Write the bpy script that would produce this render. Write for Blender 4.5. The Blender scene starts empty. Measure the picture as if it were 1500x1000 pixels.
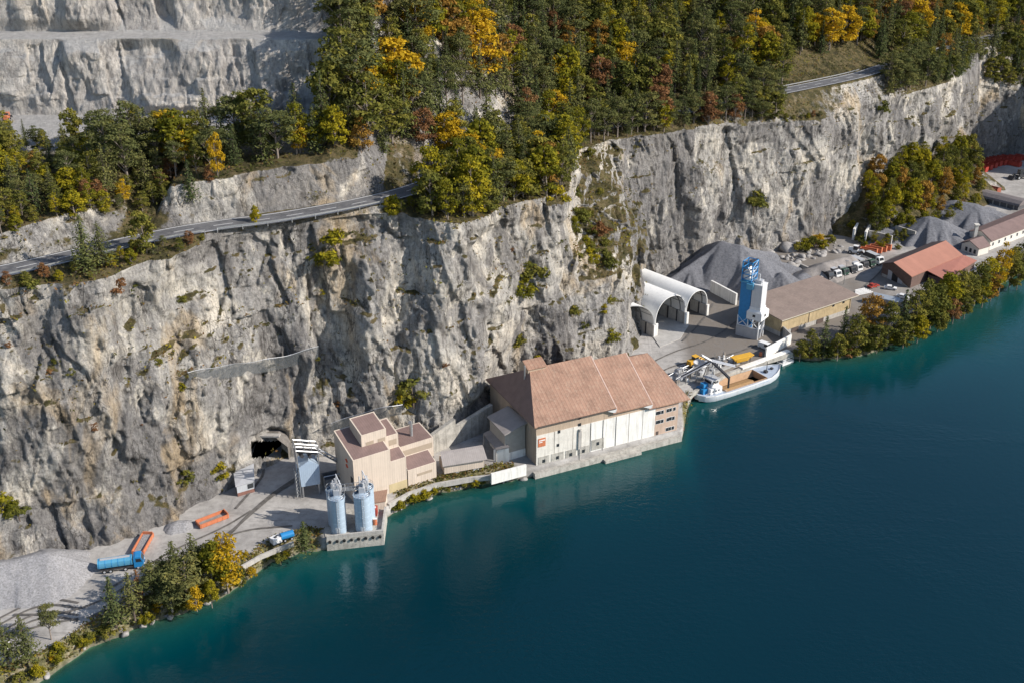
import bpy, bmesh, math, random
import numpy as np
from mathutils import Vector
R = math.radians
SC = bpy.context.scene
COL = SC.collection
# ------------------------------------------------------------------ camera, world, sun, exposure
FOC, PITCH, CAMH = 1600.0, R(25), 150.0
cam = bpy.data.cameras.new("camera"); cam.sensor_width = 36.0; cam.lens = 36.0 * FOC / 1500.0
cam.clip_start = 1.0; cam.clip_end = 6000.0
camo = bpy.data.objects.new("camera", cam); COL.objects.link(camo)
camo.location = (0, 0, CAMH); camo.rotation_euler = (R(90) - PITCH, 0, 0)
SC.camera = camo
SUN_EL, SUN_DIR = R(33), (0.97, -0.24)          # towards the sun, in plan
wd = bpy.data.worlds.new("World"); SC.world = wd; wd.use_nodes = True
nt = wd.node_tree; bg = nt.nodes["Background"]
sky = nt.nodes.new("ShaderNodeTexSky"); sky.sky_type = 'NISHITA'; sky.sun_disc = False
sky.sun_elevation = SUN_EL; sky.sun_rotation = math.atan2(SUN_DIR[0], SUN_DIR[1])
sky.air_density = 1.0; sky.dust_density = 0.8; sky.altitude = 600
nt.links.new(sky.outputs[0], bg.inputs[0]); bg.inputs[1].default_value = 0.13
sl = bpy.data.lights.new("sun", 'SUN'); sl.energy = 4.8; sl.angle = R(0.5); sl.color = (1.0, 0.93, 0.84)
so = bpy.data.objects.new("sun", sl); COL.objects.link(so); so.location = (300, -100, 400)
so.rotation_euler = Vector((-SUN_DIR[0] * math.cos(SUN_EL), -SUN_DIR[1] * math.cos(SUN_EL), -math.sin(SUN_EL))).to_track_quat('-Z', 'Y').to_euler()
SC.view_settings.view_transform = 'Standard'; SC.view_settings.look = 'None'
SC.view_settings.exposure = 0.38; SC.view_settings.gamma = 1.0
SC.cycles.max_bounces = 5; SC.cycles.diffuse_bounces = 2; SC.cycles.glossy_bounces = 3
SC.cycles.transparent_max_bounces = 8; SC.cycles.caustics_reflective = False; SC.cycles.caustics_refractive = False

# ------------------------------------------------------------------ helpers
HAZE = 0.0
CP, SP = math.cos(PITCH), math.sin(PITCH)
def ray(px, py):
    u = (px - 750) / FOC; v = (500 - py) / FOC
    return np.array((u, CP + v * SP, -SP + v * CP))
def P(px, py, z):                                # where the sight line of a photo pixel meets height z
    d = ray(px, py); t = (z - CAMH) / d[2]
    return np.array((d[0] * t, d[1] * t, z))
def PY(px, py, y):                               # ... meets depth y
    d = ray(px, py); t = y / d[1]
    return np.array((d[0] * t, y, CAMH + d[2] * t))
def proj(p):
    x, y, z = p[0], p[1], p[2] - CAMH
    f = y * CP - z * SP
    return 750 + FOC * x / f, 500 - FOC * (y * SP + z * CP) / f

def _hash(ix, iy, iz, seed):
    h = (ix.astype(np.int64) * 374761393 + iy.astype(np.int64) * 668265263 + iz.astype(np.int64) * 2147483647 + seed * 1274126177) & 0xFFFFFFFF
    h = ((h ^ (h >> 13)) * 1274126177) & 0xFFFFFFFF
    h = ((h ^ (h >> 16)) * 2246822519) & 0xFFFFFFFF
    return ((h ^ (h >> 15)) & 0xFFFFFF) / float(0xFFFFFF)
def vnoise(p, seed=0):                           # value noise, -1..1
    i = np.floor(p); f = p - i; f = f * f * (3 - 2 * f); i = i.astype(np.int64)
    o = 0
    for a in (0, 1):
        wa = f[:, 0] if a else 1 - f[:, 0]
        for b in (0, 1):
            wb = f[:, 1] if b else 1 - f[:, 1]
            for c in (0, 1):
                wc = f[:, 2] if c else 1 - f[:, 2]
                o = o + wa * wb * wc * _hash(i[:, 0] + a, i[:, 1] + b, i[:, 2] + c, seed)
    return o * 2 - 1
def fbm(p, octv=4, seed=0, lac=2.03, gain=0.5, ridge=False):
    a, o, t = 1.0, 0, 0
    for k in range(octv):
        n = vnoise(p * lac ** k + 17.3 * k, seed + k)
        o = o + a * (1 - 2 * np.abs(n) if ridge else n); t += a; a *= gain
    return o / t
def facet(p, seed=0, grad=0.8, pen=0.55):         # the uppermost of tilted planes, one per scattered point: sharp-edged blocks
    i = np.floor(p).astype(np.int64); o = np.full(len(p), -9.0)
    for a in (-1, 0, 1):
        for b in (-1, 0, 1):
            for c in (-1, 0, 1):
                q0, q1, q2 = i[:, 0] + a, i[:, 1] + b, i[:, 2] + c
                dx = p[:, 0] - q0 - _hash(q0, q1, q2, seed + 1); dy = p[:, 1] - q1 - _hash(q0, q1, q2, seed + 2); dz = p[:, 2] - q2 - _hash(q0, q1, q2, seed + 3)
                v = _hash(q0, q1, q2, seed + 4) - 0.5 + grad * (2 * _hash(q0, q1, q2, seed + 5) - 1) * dx + grad * (2 * _hash(q0, q1, q2, seed + 6) - 0.9) * dz - pen * (dx * dx + dy * dy + dz * dz)
                o = np.maximum(o, v)
    return o - 0.15

def tag(o, label=None, cat=None, group=None, kind=None):
    if label: o['label'] = label
    if cat: o['category'] = cat
    if group: o['group'] = group
    if kind: o['kind'] = kind
    return o
def thing(name, label, cat, loc=(0, 0, 0), rz=0.0, group=None):
    o = bpy.data.objects.new(name, None); COL.objects.link(o); o.empty_display_size = 1
    o.location = [float(a) for a in loc]; o.rotation_euler = (0, 0, rz)
    return tag(o, label, cat, group)
def mesh_np(name, V, F, mat, parent=None, smooth=False, attrs=None):
    me = bpy.data.meshes.new(name); V = np.asarray(V, np.float32); F = np.asarray(F, np.int32)
    k = F.shape[1]; me.vertices.add(len(V)); me.vertices.foreach_set('co', V.ravel())
    me.loops.add(F.size); me.loops.foreach_set('vertex_index', F.ravel())
    me.polygons.add(len(F)); me.polygons.foreach_set('loop_start', np.arange(0, F.size, k, dtype=np.int32))
    me.polygons.foreach_set('loop_total', np.full(len(F), k, np.int32))
    if smooth: me.polygons.foreach_set('use_smooth', np.ones(len(F), bool))
    for nm, val in (attrs or {}).items():
        if np.asarray(val).ndim == 1:
            a = me.attributes.new(nm, 'FLOAT', 'POINT'); a.data.foreach_set('value', np.asarray(val, np.float32))
        else:
            a = me.attributes.new(nm, 'FLOAT_COLOR', 'POINT'); v4 = np.ones((len(V), 4), np.float32); v4[:, :3] = val; a.data.foreach_set('color', v4.ravel())
    me.update(calc_edges=True); me.validate()
    if mat: me.materials.append(mat)
    o = bpy.data.objects.new(name, me); COL.objects.link(o)
    if parent is not None: o.parent = parent
    return o

# ---- materials
def new_mat(name):
    m = bpy.data.materials.new(name); m.use_nodes = True; nt = m.node_tree
    return m, nt, nt.nodes["Principled BSDF"]
def N(nt, t, **kw):
    n = nt.nodes.new(t)
    for k, v in kw.items(): setattr(n, k, v)
    return n
def noise(nt, co, scale, detail=4, rough=0.55, dist=0.0, mapscale=None):
    if mapscale:
        mp = N(nt, "ShaderNodeMapping"); mp.inputs['Scale'].default_value = mapscale
        nt.links.new(co, mp.inputs[0]); co = mp.outputs[0]
    n = N(nt, "ShaderNodeTexNoise"); n.inputs['Scale'].default_value = scale; n.inputs['Detail'].default_value = detail
    n.inputs['Roughness'].default_value = rough; n.inputs['Distortion'].default_value = dist
    nt.links.new(co, n.inputs['Vector']); return n.outputs['Fac']
def ramp(nt, f, stops, interp='LINEAR'):
    r = N(nt, "ShaderNodeValToRGB"); r.color_ramp.interpolation = interp; e = r.color_ramp.elements
    while len(e) < len(stops): e.new(0.5)
    for i, (p, c) in enumerate(stops):
        e[i].position = p; e[i].color = (c, c, c, 1) if np.isscalar(c) else (*c, 1)
    nt.links.new(f, r.inputs[0]); return r.outputs[0]
def mixc(nt, f, a, b, mode='MIX'):
    m = N(nt, "ShaderNodeMix", data_type='RGBA', blend_type=mode)
    for s, v in ((m.inputs[0], f), (m.inputs[6], a), (m.inputs[7], b)):
        if hasattr(v, 'links'): nt.links.new(v, s)
        elif np.isscalar(v): s.default_value = v
        else: s.default_value = (*v, 1)
    return m.outputs[2]
def mth(nt, op, a, b=0.0, c=None, clamp=False):
    m = N(nt, "ShaderNodeMath", operation=op, use_clamp=clamp)
    for s, v in zip(m.inputs, (a, b, c)):
        if v is None: continue
        if hasattr(v, 'links'): nt.links.new(v, s)
        else: s.default_value = v
    return m.outputs[0]
def bump(nt, bs, h, strength=0.5, dist=0.3, prev=None):
    b = N(nt, "ShaderNodeBump"); b.inputs['Strength'].default_value = strength; b.inputs['Distance'].default_value = dist
    nt.links.new(h, b.inputs['Height'])
    if prev: nt.links.new(prev, b.inputs['Normal'])
    if bs: nt.links.new(b.outputs[0], bs.inputs['Normal'])
    return b.outputs[0]
def co_obj(nt): return N(nt, "ShaderNodeTexCoord").outputs['Object']
def attr(nt, name, out='Fac'):
    a = N(nt, "ShaderNodeAttribute"); a.attribute_name = name; return a.outputs[out]
_mats = {}
def M(name, col, rough=0.6, var=0.12, scale=1.2, metal=0.0, ribs=None, dirt=None, bmp=0.0, spec=0.4, seam=0.12):
    """weathered plain surface; ribs = spacing in metres of corrugation along the face's level direction"""
    if name in _mats: return _mats[name]
    m, nt, bs = new_mat(name); co = co_obj(nt)
    n1 = noise(nt, co, scale, 5, 0.6); n2 = noise(nt, co, scale * 6, 3, 0.6)
    f = mth(nt, 'MULTIPLY', n1, 0.7); f = mth(nt, 'ADD', f, mth(nt, 'MULTIPLY', n2, 0.3))
    d = tuple(max(0, c * (1 - var * 1.6)) for c in col); l = tuple(min(1, c * (1 + var)) for c in col)
    c = ramp(nt, f, [(0.32, d), (0.52, col), (0.7, l)])
    if dirt:
        st = noise(nt, co, 1.0, 5, 0.65, mapscale=(1.3, 1.3, 0.12))
        c = mixc(nt, ramp(nt, st, [(0.5, 0.0), (0.72, 0.75)]), c, dirt)
    if ribs:
        uv = N(nt, "ShaderNodeTexCoord").outputs['UV']; sep = N(nt, "ShaderNodeSeparateXYZ"); nt.links.new(uv, sep.inputs[0])
        w = mth(nt, 'SINE', mth(nt, 'MULTIPLY', sep.outputs[0], 2 * math.pi / ribs))
        bump(nt, bs, w, 0.35, 0.02)
        sheet = mth(nt, 'FLOOR', mth(nt, 'DIVIDE', sep.outputs[0], ribs * 3.0))
        wn = N(nt, "ShaderNodeTexWhiteNoise", noise_dimensions='1D'); nt.links.new(sheet, wn.inputs['W'])
        c = mixc(nt, mth(nt, 'MULTIPLY', wn.outputs[0], 0.14), c, tuple(v * 0.45 for v in col)); c = mixc(nt, ramp(nt, w, [(0.0, 0.0), (0.75, 0.0), (1.0, seam)]), c, tuple(v * 0.4 for v in col))
    elif bmp: bump(nt, bs, n2, bmp, 0.1)
    nt.links.new(c, bs.inputs['Base Color']); bs.inputs['Roughness'].default_value = rough; bs.inputs['Metallic'].default_value = metal
    bs.inputs['Specular IOR Level'].default_value = spec
    _mats[name] = m; return m
# ------------------------------------------------------------------ terrain
def line(pts):                                   # photo picks (px, py, z) -> functions y(x), z(x)
    q = np.array([P(*a) for a in pts]); q = q[np.argsort(q[:, 0])]
    return q
SHORE = line([(-120, 1085, 0), (-20, 1030, 0), (60, 998, 0), (130, 950, 0), (205, 917, 0), (260, 900, 0), (330, 872, 0), (365, 847, 0), (400, 820, 0), (445, 809, 0), (480, 804, 0),
    (520, 793, 0), (560, 762, 0), (600, 737, 0), (640, 722, 0), (690, 712, 0), (745, 704, 0), (786, 697, 0), (880, 672, 0), (1000, 642, 0), (1006, 600, 0), (1014, 583, 0), (1060, 556, 0), (1100, 541, 0), (1160, 525, 0),
    (1200, 527, 0), (1260, 521, 0), (1320, 500, 0), (1400, 455, 0), (1450, 427, 0), (1500, 396, 0), (1560, 360, 0), (1700, 300, 0)])
BASE = line([(-200, 880, 3), (-60, 850, 3), (0, 832, 3), (100, 815, 3), (150, 806, 3), (200, 782, 3), (290, 757, 3), (345, 728, 3), (356, 690, 3), (368, 668, 3), (420, 664, 3), (470, 676, 3),
    (520, 664, 3), (590, 650, 3), (640, 655, 3), (690, 640, 3), (730, 585, 3), (800, 560, 3), (870, 552, 3), (930, 540, 3)])
BASE = np.vstack([BASE, [(39.0, 306, 3), (41.5, 309, 3), (43.0, 318, 3), (44.0, 350, 3), (48, 358, 3)], line([(955, 415, 3), (1000, 402, 3), (1050, 385, 3), (1130, 372, 3), (1165, 362, 3), (1240, 338, 3), (1300, 312, 3),
    (1380, 282, 3), (1402, 262, 3), (1430, 240, 3), (1490, 228, 3)]), [(262, 536, 3), (271, 520, 3), (281, 498, 3), (300, 478, 3), (340, 468, 3), (460, 460, 3)]])
TOP = np.vstack([line([(-200, 455, 62), (0, 425, 62), (60, 416, 62), (150, 412, 62), (222, 402, 62), (243, 366, 62), (300, 352, 62), (400, 334, 62), (460, 326, 62), (540, 314, 62),
    (600, 316, 61), (640, 326, 60), (690, 326, 59), (740, 300, 58), (790, 290, 57), (832, 280, 56)]),
    line([(846, 222, 56.5), (900, 206, 56.5), (1000, 191, 55.5), (1080, 186, 53), (1200, 175, 51), (1250, 160, 51), (1300, 146, 52), (1390, 120, 51.5), (1412, 116, 47), (1436, 124, 40), (1490, 134, 35)]), [(262, 550, 38), (272, 533, 50), (284, 510, 60), (300, 492, 66), (340, 484, 70), (460, 480, 70)]])
TOP = TOP[np.argsort(TOP[:, 0])]
def yz(q, x): return np.interp(x, q[:, 0], q[:, 1]), np.interp(x, q[:, 0], q[:, 2])
ROADP = np.array([P(*a) for a in [(-250, 447, 64), (-100, 422, 64), (0, 408, 64), (100, 385, 64), (240, 351, 64), (330, 336, 64), (400, 328, 64), (460, 318, 64), (520, 307, 64), (570, 296, 64), (612, 285, 64), (650, 271, 64), (700, 250, 62.5), (760, 226, 60.5), (850, 199, 58),
    (950, 178, 58.5), (1040, 160, 59.5), (1160, 136, 60), (1220, 124, 60.3), (1275, 112, 61), (1312, 99, 61), (1380, 78, 60), (1450, 60, 58), (1600, 20, 56)]])
_t = np.arange(len(ROADP))                       # smooth the picks
def smooth_poly(q, step=1.5):
    for _ in range(2):
        q = np.vstack([q[:1], np.column_stack([0.75 * q[:-1] + 0.25 * q[1:], 0.25 * q[:-1] + 0.75 * q[1:]]).reshape(-1, 3), q[-1:]])
    s = np.concatenate([[0], np.cumsum(np.linalg.norm(np.diff(q, axis=0), axis=1))]); u = np.arange(0, s[-1], step)
    return np.stack([np.interp(u, s, q[:, k]) for k in range(3)], 1)
ROAD = smooth_poly(ROADP)
_tn = np.gradient(ROAD, axis=0); _tn[:, 2] = 0; _tn /= np.linalg.norm(_tn, axis=1)[:, None]
RN = np.stack([-_tn[:, 1], _tn[:, 0], 0 * _tn[:, 0]], 1)          # inland
ROADW = 8.0
ROAD_OUT, ROAD_IN = ROAD.copy(), ROAD + RN * ROADW
RO = ROAD_OUT[np.argsort(ROAD_OUT[:, 0])]; RI = ROAD_IN[np.argsort(ROAD_IN[:, 0])]

xs = np.concatenate([np.arange(-210, -135, 2.0), np.arange(-135, 60, 0.3), np.arange(60, 175, 0.42), np.arange(175, 300, 0.8), np.arange(300, 460, 4.0)])
nx = len(xs)
pxs = 750 + FOC * xs / (260 * CP + 100 * SP)      # rough photo column, only used for tables below
yb, zb = yz(BASE, xs); yt, zt = yz(TOP, xs)
def soften(a, sig):                              # rounded corners where the picks step in or out
    g = np.arange(xs[0], xs[-1], 0.3); v = np.interp(g, xs, a); k = np.exp(-0.5 * (np.arange(-60, 61) * 0.3 / sig) ** 2); k /= k.sum()
    return np.interp(xs, g, np.convolve(np.pad(v, 60, mode='edge'), k, 'valid'))
_l = np.clip((14 - xs) / 4, 0, 1); yb = _l * soften(yb, 3.0) + (1 - _l) * yb; yt = _l * soften(yt, 2.6) + (1 - _l) * yt; zt = soften(zt, 2.0)
# middle of the face: near buttress still stands at x = 34, the far wall takes over at 37
ym = yb + 0.42 * (yt - yb); zm = 0.5 * (zb + zt)
mfix = (xs > 15) & (xs < 46)
ym = np.where(mfix, np.interp(xs, [15, 26, 33.5, 37, 46], [298, 305, 313, 353, 356]), ym)
zm = np.where(mfix, 30, zm)
yro, zro = yz(RO, xs); yri, zri = yz(RI, xs)
yro = np.maximum(yro, yt + 1.5); yri = np.maximum(yri, yro + 6)
def tab(pairs): return np.interp(xs, [a for a, b in pairs], [b for a, b in pairs])
# bank above the road: set-back and height
bo = tab([(-140, 6), (-100, 5), (-88, 9), (-80, 4), (-40, 4), (-34, 7), (0, 8), (300, 8)])
bh = tab([(-140, 4), (-112, 6), (-98, 7.5), (-92, 3), (-86, 3), (-82, 9), (-60, 10), (-40, 9.5), (-34, 4), (0, 3), (60, 2), (300, 3)])
y1 = yri + bo; z1 = zri + bh
qm = np.clip((-47 - xs) / 3.0, 0, 1)              # 1 = quarry side, 0 = wooded slope
slope = tab([(-60, 0.62), (20, 0.58), (100, 0.5), (200, 0.42), (260, 0.35), (400, 0.3)])
def right(y): return z1 + slope * (y - y1)
y2 = qm * 276 + (1 - qm) * (y1 + 18); z2 = qm * 75 + (1 - qm) * right(y2); y2 = np.maximum(y2, y1 + 2)
y3 = qm * 286 + (1 - qm) * (y1 + 32); z3 = qm * 78 + (1 - qm) * right(y3)
y4 = qm * 303 + (1 - qm) * (y1 + 46); z4 = qm * 78.3 + (1 - qm) * right(y4)
y5 = qm * 310 + (1 - qm) * (y1 + 60); z5 = qm * 98 + (1 - qm) * right(y5)
y6 = qm * 318.5 + (1 - qm) * (y1 + 75); z6 = qm * 98.6 + (1 - qm) * right(y6)
y7 = qm * 328 + (1 - qm) * (y1 + 95); z7 = qm * 128 + (1 - qm) * right(y7)
y8 = qm * 360 + (1 - qm) * (y1 + 150); z8 = qm * 135 + (1 - qm) * right(y8)
y9 = qm * 520 + (1 - qm) * (y1 + 320); z9 = qm * 190 + (1 - qm) * right(y9)
LN = [(yb, zb - 3), (ym, zm), (yt, zt), (yro, zro - 0.25), (yri, zri - 0.25), (y1, z1), (y2, z2), (y3, z3), (y4, z4), (y5, z5), (y6, z6), (y7, z7), (y8, z8), (y9, z9)]
NR = [92, 92, 10, 4, 18, 14, 10, 12, 56, 8, 60, 14, 14]
rowsY, rowsZ, rowseg = [], [], []
for k, n in enumerate(NR):
    for j in range(n):
        t = j / n; rowsY.append(LN[k][0] * (1 - t) + LN[k + 1][0] * t); rowsZ.append(LN[k][1] * (1 - t) + LN[k + 1][1] * t); rowseg.append(k + t)
rowsY.append(LN[-1][0]); rowsZ.append(LN[-1][1]); rowseg.append(len(NR))
GY, GZ, SEG = np.array(rowsY), np.array(rowsZ), np.array(rowseg)
nr = len(SEG); GX = np.tile(xs, (nr, 1))
_s = SEG[:, None]; _w = np.clip(np.minimum(_s / .25, (1.97 - _s) / .2), 0, 1)            # let corners wander along the face
_q = np.stack([GX.ravel(), 0 * GX.ravel(), GZ.ravel()], 1); _dx = (6.5 * fbm(_q / np.array((14, 1, 16.0)), 4, 401)).reshape(nr, nx) * _w
for i in np.nonzero(_w[:, 0] > 0)[0]: GY[i] = np.interp(xs + _dx[i], xs, GY[i])
BY0, BZ0 = GY.copy(), GZ.copy()
# rock weight per row: cliff, bank, quarry walls
rw = np.zeros((nr, nx))
s = SEG[:, None]
rw += np.clip(np.minimum((s - 0) / 0.1, (2.05 - s) / 0.12), 0, 1)
rw += np.clip(np.minimum((s - 4.08) / 0.3, (5.25 - s) / 0.4), 0, 1) * np.clip((bh - 3.5) / 4, 0, 1) * 0.55
qr = np.clip(np.minimum((s - 8.0) / 0.15, (9.0 - s) / 0.15), 0, 1) + np.clip(np.minimum((s - 10.0) / 0.12, (12.2 - s) / 0.3), 0, 1)
rw += qr * qm * 0.8
near = 1.0 - 0.25 * np.clip((GX - 40) / 40, 0, 1)
PTS = np.stack([GX.ravel(), GY.ravel(), GZ.ravel()], 1)
act = rw.ravel() > 0.001
p = PTS[act]
q = p.copy(); q[:, 0] += 0.22 * q[:, 2]           # fractures lean
warp = np.stack([fbm(p / 9.0, 3, 5), fbm(p / 9.0, 3, 6), fbm(p / 9.0, 3, 7)], 1)
d = 1.4 * fbm(p / np.array((18, 30, 55.0)), 3, 21)                                # big ribs
qw = q + warp * 1.6
d += 4.8 * facet(qw / np.array((13, 13, 36.0)), 31, .9, .4)
d += 2.3 * facet(qw / np.array((5.2, 5.2, 14.0)), 41, 1.0, .3)
st_ = d / 1.7 + .35 * fbm(p / 6.0, 3, 77); fr_ = st_ - np.floor(st_); d += 1.0 * (np.clip((fr_ - .5) / .14, -.5, .5) - (fr_ - .5))      # sheets of rock broken away
q2 = q.copy(); q2[:, 0] -= 0.5 * q2[:, 2]; q2 += warp * .6
d += 0.95 * facet(q2 / np.array((2.3, 2.3, 5.5)), 51, 1.1, .3)
d += 0.45 * facet(q / np.array((1.0, 1.0, 2.2)), 55, 1.1, .3)
d += 0.22 * fbm(q / np.array((1.1, 1.1, 3.0)), 4, 61, ridge=True)
d += 0.6 * fbm(q / np.array((4.5, 12, 30.0)), 4, 65, ridge=True)                   # vertical flutes
d -= d.mean() + .2
D = np.zeros(len(PTS)); D[act] = d
# features seen in the photo: (x, half width, row 0..2 centre, half height, push towards the lake)
bx = lambda x, w, soft: 1 / (1 + np.exp(-(w - np.abs(x)) / soft))
def feat(px, py, wpx, hpx, amt, soft=0.16):
    global D
    # photo column / row of every grid point of the undisplaced face
    a = (PX + WXP - px) / wpx; b = (PYY + WYP - py) / hpx
    D += (amt * bx(a, 1, soft) * bx(b, 1, soft)).ravel()
fx_ = BY0 * CP - (BZ0 - CAMH) * SP
PX = 750 + FOC * GX / fx_; PYY = 500 - FOC * (BY0 * SP + (BZ0 - CAMH) * CP) / fx_
WXP = (16 * fbm(PTS / 9.0, 4, 301)).reshape(nr, nx); WYP = (26 * fbm(PTS / 14.0, 3, 302)).reshape(nr, nx)
cl_ = bx((PX - 391) / 44, 1, .15) * bx((PYY - 652) / 28, 1, .15); D *= (1 - cl_).ravel()
feat(120, 540, 122, 170, 1.5, 0.05); feat(262, 470, 16, 110, -1.2); feat(490, 490, 32, 95, -5.5, 0.1); feat(548, 520, 22, 150, 1.6); feat(735, 420, 28, 70, 1.0)
feat(100, 720, 46, 90, -1.5); feat(300, 700, 50, 60, 1.5); feat(850, 400, 60, 120, 2.5); feat(690, 450, 26, 110, -1.6); feat(180, 560, 10, 120, -1.4); feat(60, 470, 24, 60, -2.0); feat(770, 440, 22, 90, -2.6); feat(650, 470, 50, 90, 1.3)
feat(392, 655, 30, 16, -3.0, 0.1); feat(385, 540, 14, 70, -1.2); feat(440, 590, 10, 60, -1.8); feat(440, 630, 60, 22, -1.5); feat(30, 600, 35, 60, 1.3)
feat(1100, 330, 40, 50, 1.6); feat(1000, 300, 16, 110, -2.2); feat(1075, 260, 12, 80, -2.0); feat(1180, 250, 30, 90, 1.5); feat(1340, 190, 30, 70, 1.6); feat(1270, 220, 14, 70, -2.0)
feat(210, 40, 40, 60, -5.5, 0.1); feat(120, 25, 30, 60, 3.0); feat(60, 120, 60, 40, 2.0); feat(330, 110, 70, 60, 1.6); feat(450, 120, 20, 50, -1.5)
D = D.reshape(nr, nx) * rw * near
GX = GX + 0.33 * D; GY = GY - 0.92 * D; 
# soft relief of soil
soil = (1 - np.clip(rw, 0, 1)) * np.clip((s - 1.9) / 0.3, 0, 1) * np.clip(np.abs(s - 3.5) - 0.7, 0, 1)
P2 = np.stack([GX.ravel(), GY.ravel(), GZ.ravel()], 1)
GZ = GZ + (0.9 * fbm(P2 / 7.0, 4, 71)).reshape(nr, nx) * soil * (1 - 0.7 * qm * np.clip((s - 6.8) / .4, 0, 1))
GZ = GZ + (0.5 * fbm(P2 / 2.0, 3, 75)).reshape(nr, nx) * np.clip(rw, 0, 1) * np.clip((s - 0.15) / .1, 0, 1)
gravel = qm * np.clip((s - 5.85) / 0.4, 0, 1) * np.ones_like(GX)
def grid_faces(r0, r1, ncol):
    a = (np.arange(r0, r1)[:, None] * ncol + np.arange(ncol - 1)[None, :]).ravel()
    return np.stack([a, a + 1, a + ncol + 1, a + ncol], 1)

def rock_material():
    m, nt, bs = new_mat("limestone"); co = co_obj(nt)
    mp = N(nt, "ShaderNodeMapping"); mp.inputs['Rotation'].default_value = (0, 0.24, 0); mp.inputs['Scale'].default_value = (1, 1, 0.24); nt.links.new(co, mp.inputs[0]); sc_ = mp.outputs[0]
    big = noise(nt, co, 0.04, 6, 0.62, 0.8); mid = noise(nt, co, 0.15, 8, 0.7, 0.5, (1, 1, 0.6)); fine = noise(nt, co, 1.5, 8, 0.75); stk = noise(nt, sc_, 0.7, 9, 0.72, 0.5); stk2 = noise(nt, sc_, 0.22, 6, 0.65, 0.6)
    c = ramp(nt, big, [(0.36, (0.29, 0.275, 0.262)), (0.45, (0.41, 0.392, 0.37)), (0.53, (0.53, 0.502, 0.455)), (0.61, (0.74, 0.675, 0.575))])
    c = mixc(nt, ramp(nt, mid, [(0.56, 0.0), (0.61, 0.8)]), c, (0.76, 0.70, 0.60))
    c = mixc(nt, ramp(nt, mid, [(0.36, 0.75), (0.46, 0.0)]), c, (0.245, 0.233, 0.226))
    stn = noise(nt, co, 0.03, 7, 0.6, 0.6, (1, 1, 0.7)); c = mixc(nt, ramp(nt, stn, [(0.52, 0.0), (0.55, 0.8)]), c, (0.225, 0.215, 0.21))
    c = mixc(nt, ramp(nt, stk2, [(0.54, 0.0), (0.66, 0.75)]), c, (0.13, 0.118, 0.108))
    och = noise(nt, co, 0.055, 5, 0.6, 0.9, (1, 1, 0.45)); c = mixc(nt, ramp(nt, och, [(0.57, 0.0), (0.66, 0.6)]), c, (0.58, 0.43, 0.25))
    c = mixc(nt, 1.0, c, ramp(nt, stk, [(0.30, 0.36), (0.44, 0.78), (0.56, 0.98), (0.7, 1.0)]), 'MULTIPLY')
    c = mixc(nt, 1.0, c, ramp(nt, fine, [(0.32, 0.42), (0.46, 0.86), (0.6, 1.0)]), 'MULTIPLY')
    c = mixc(nt, ramp(nt, fine, [(0.60, 0.0), (0.72, 0.35)]), c, (0.72, 0.69, 0.63))
    def crack(scale, wid, lo, hi, amt):
        nonlocal c
        vo = N(nt, "ShaderNodeTexVoronoi", feature='DISTANCE_TO_EDGE'); vo.inputs['Scale'].default_value = scale
        nv = N(nt, "ShaderNodeTexNoise"); nv.inputs['Scale'].default_value = 0.5; nv.inputs['Detail'].default_value = 5; nt.links.new(sc_, nv.inputs['Vector'])
        va = N(nt, "ShaderNodeVectorMath", operation='MULTIPLY_ADD'); nt.links.new(nv.outputs['Color'], va.inputs[0]); va.inputs[1].default_value = (5, 5, 3); nt.links.new(sc_, va.inputs[2]); nt.links.new(va.outputs[0], vo.inputs['Vector'])
        k = mth(nt, 'MULTIPLY', ramp(nt, vo.outputs['Distance'], [(0.0, 1.0), (wid, 0.0)]), ramp(nt, noise(nt, co, 0.11, 4), [(lo, 0.0), (hi, amt)]))
        c = mixc(nt, k, c, (0.05, 0.046, 0.043)); return k
    k1 = crack(0.20, 0.035, .44, .56, .85); k2 = crack(0.55, 0.05, .50, .60, .7)
    # loose grey gravel on quarry floors, soil and dry grass where the rock lies back
    ge = N(nt, "ShaderNodeNewGeometry"); sx = N(nt, "ShaderNodeSeparateXYZ"); nt.links.new(ge.outputs['Normal'], sx.inputs[0])
    nz = mth(nt, 'ADD', sx.outputs[2], mth(nt, 'MULTIPLY', mth(nt, 'SUBTRACT', noise(nt, co, 0.35, 6, 0.7), 0.5), 0.7))
    flat = ramp(nt, nz, [(0.60, 0.0), (0.72, 1.0)])
    g1 = noise(nt, co, 0.3, 6, 0.7)
    grass = ramp(nt, g1, [(0.35, (0.045, 0.04, 0.022)), (0.48, (0.085, 0.075, 0.032)), (0.56, (0.15, 0.115, 0.06)), (0.68, (0.11, 0.11, 0.035))])
    gv = ramp(nt, noise(nt, co, 0.5, 7, 0.75), [(0.3, (0.33, 0.32, 0.305)), (0.7, (0.52, 0.505, 0.485))])
    ga = attr(nt, "gravel")
    c = mixc(nt, mth(nt, 'MULTIPLY', ga, 0.5), c, ramp(nt, stk, [(0.33, (0.30, 0.285, 0.275)), (0.58, (0.68, 0.63, 0.57))]))
    c = mixc(nt, flat, c, mixc(nt, ga, grass, gv))
    nt.links.new(c, bs.inputs['Base Color']); bs.inputs['Roughness'].default_value = 0.95; bs.inputs['Specular IOR Level'].default_value = 0.15
    n1 = bump(nt, None, mth(nt, 'ADD', stk, noise(nt, co, 0.7, 8, 0.72, 0.2)), 1.0, 0.9)
    bump(nt, bs, fine, 0.9, 0.35, n1)
    return m
ROCK = rock_material()
VTX = np.stack([GX, GY, GZ], 2)
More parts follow.
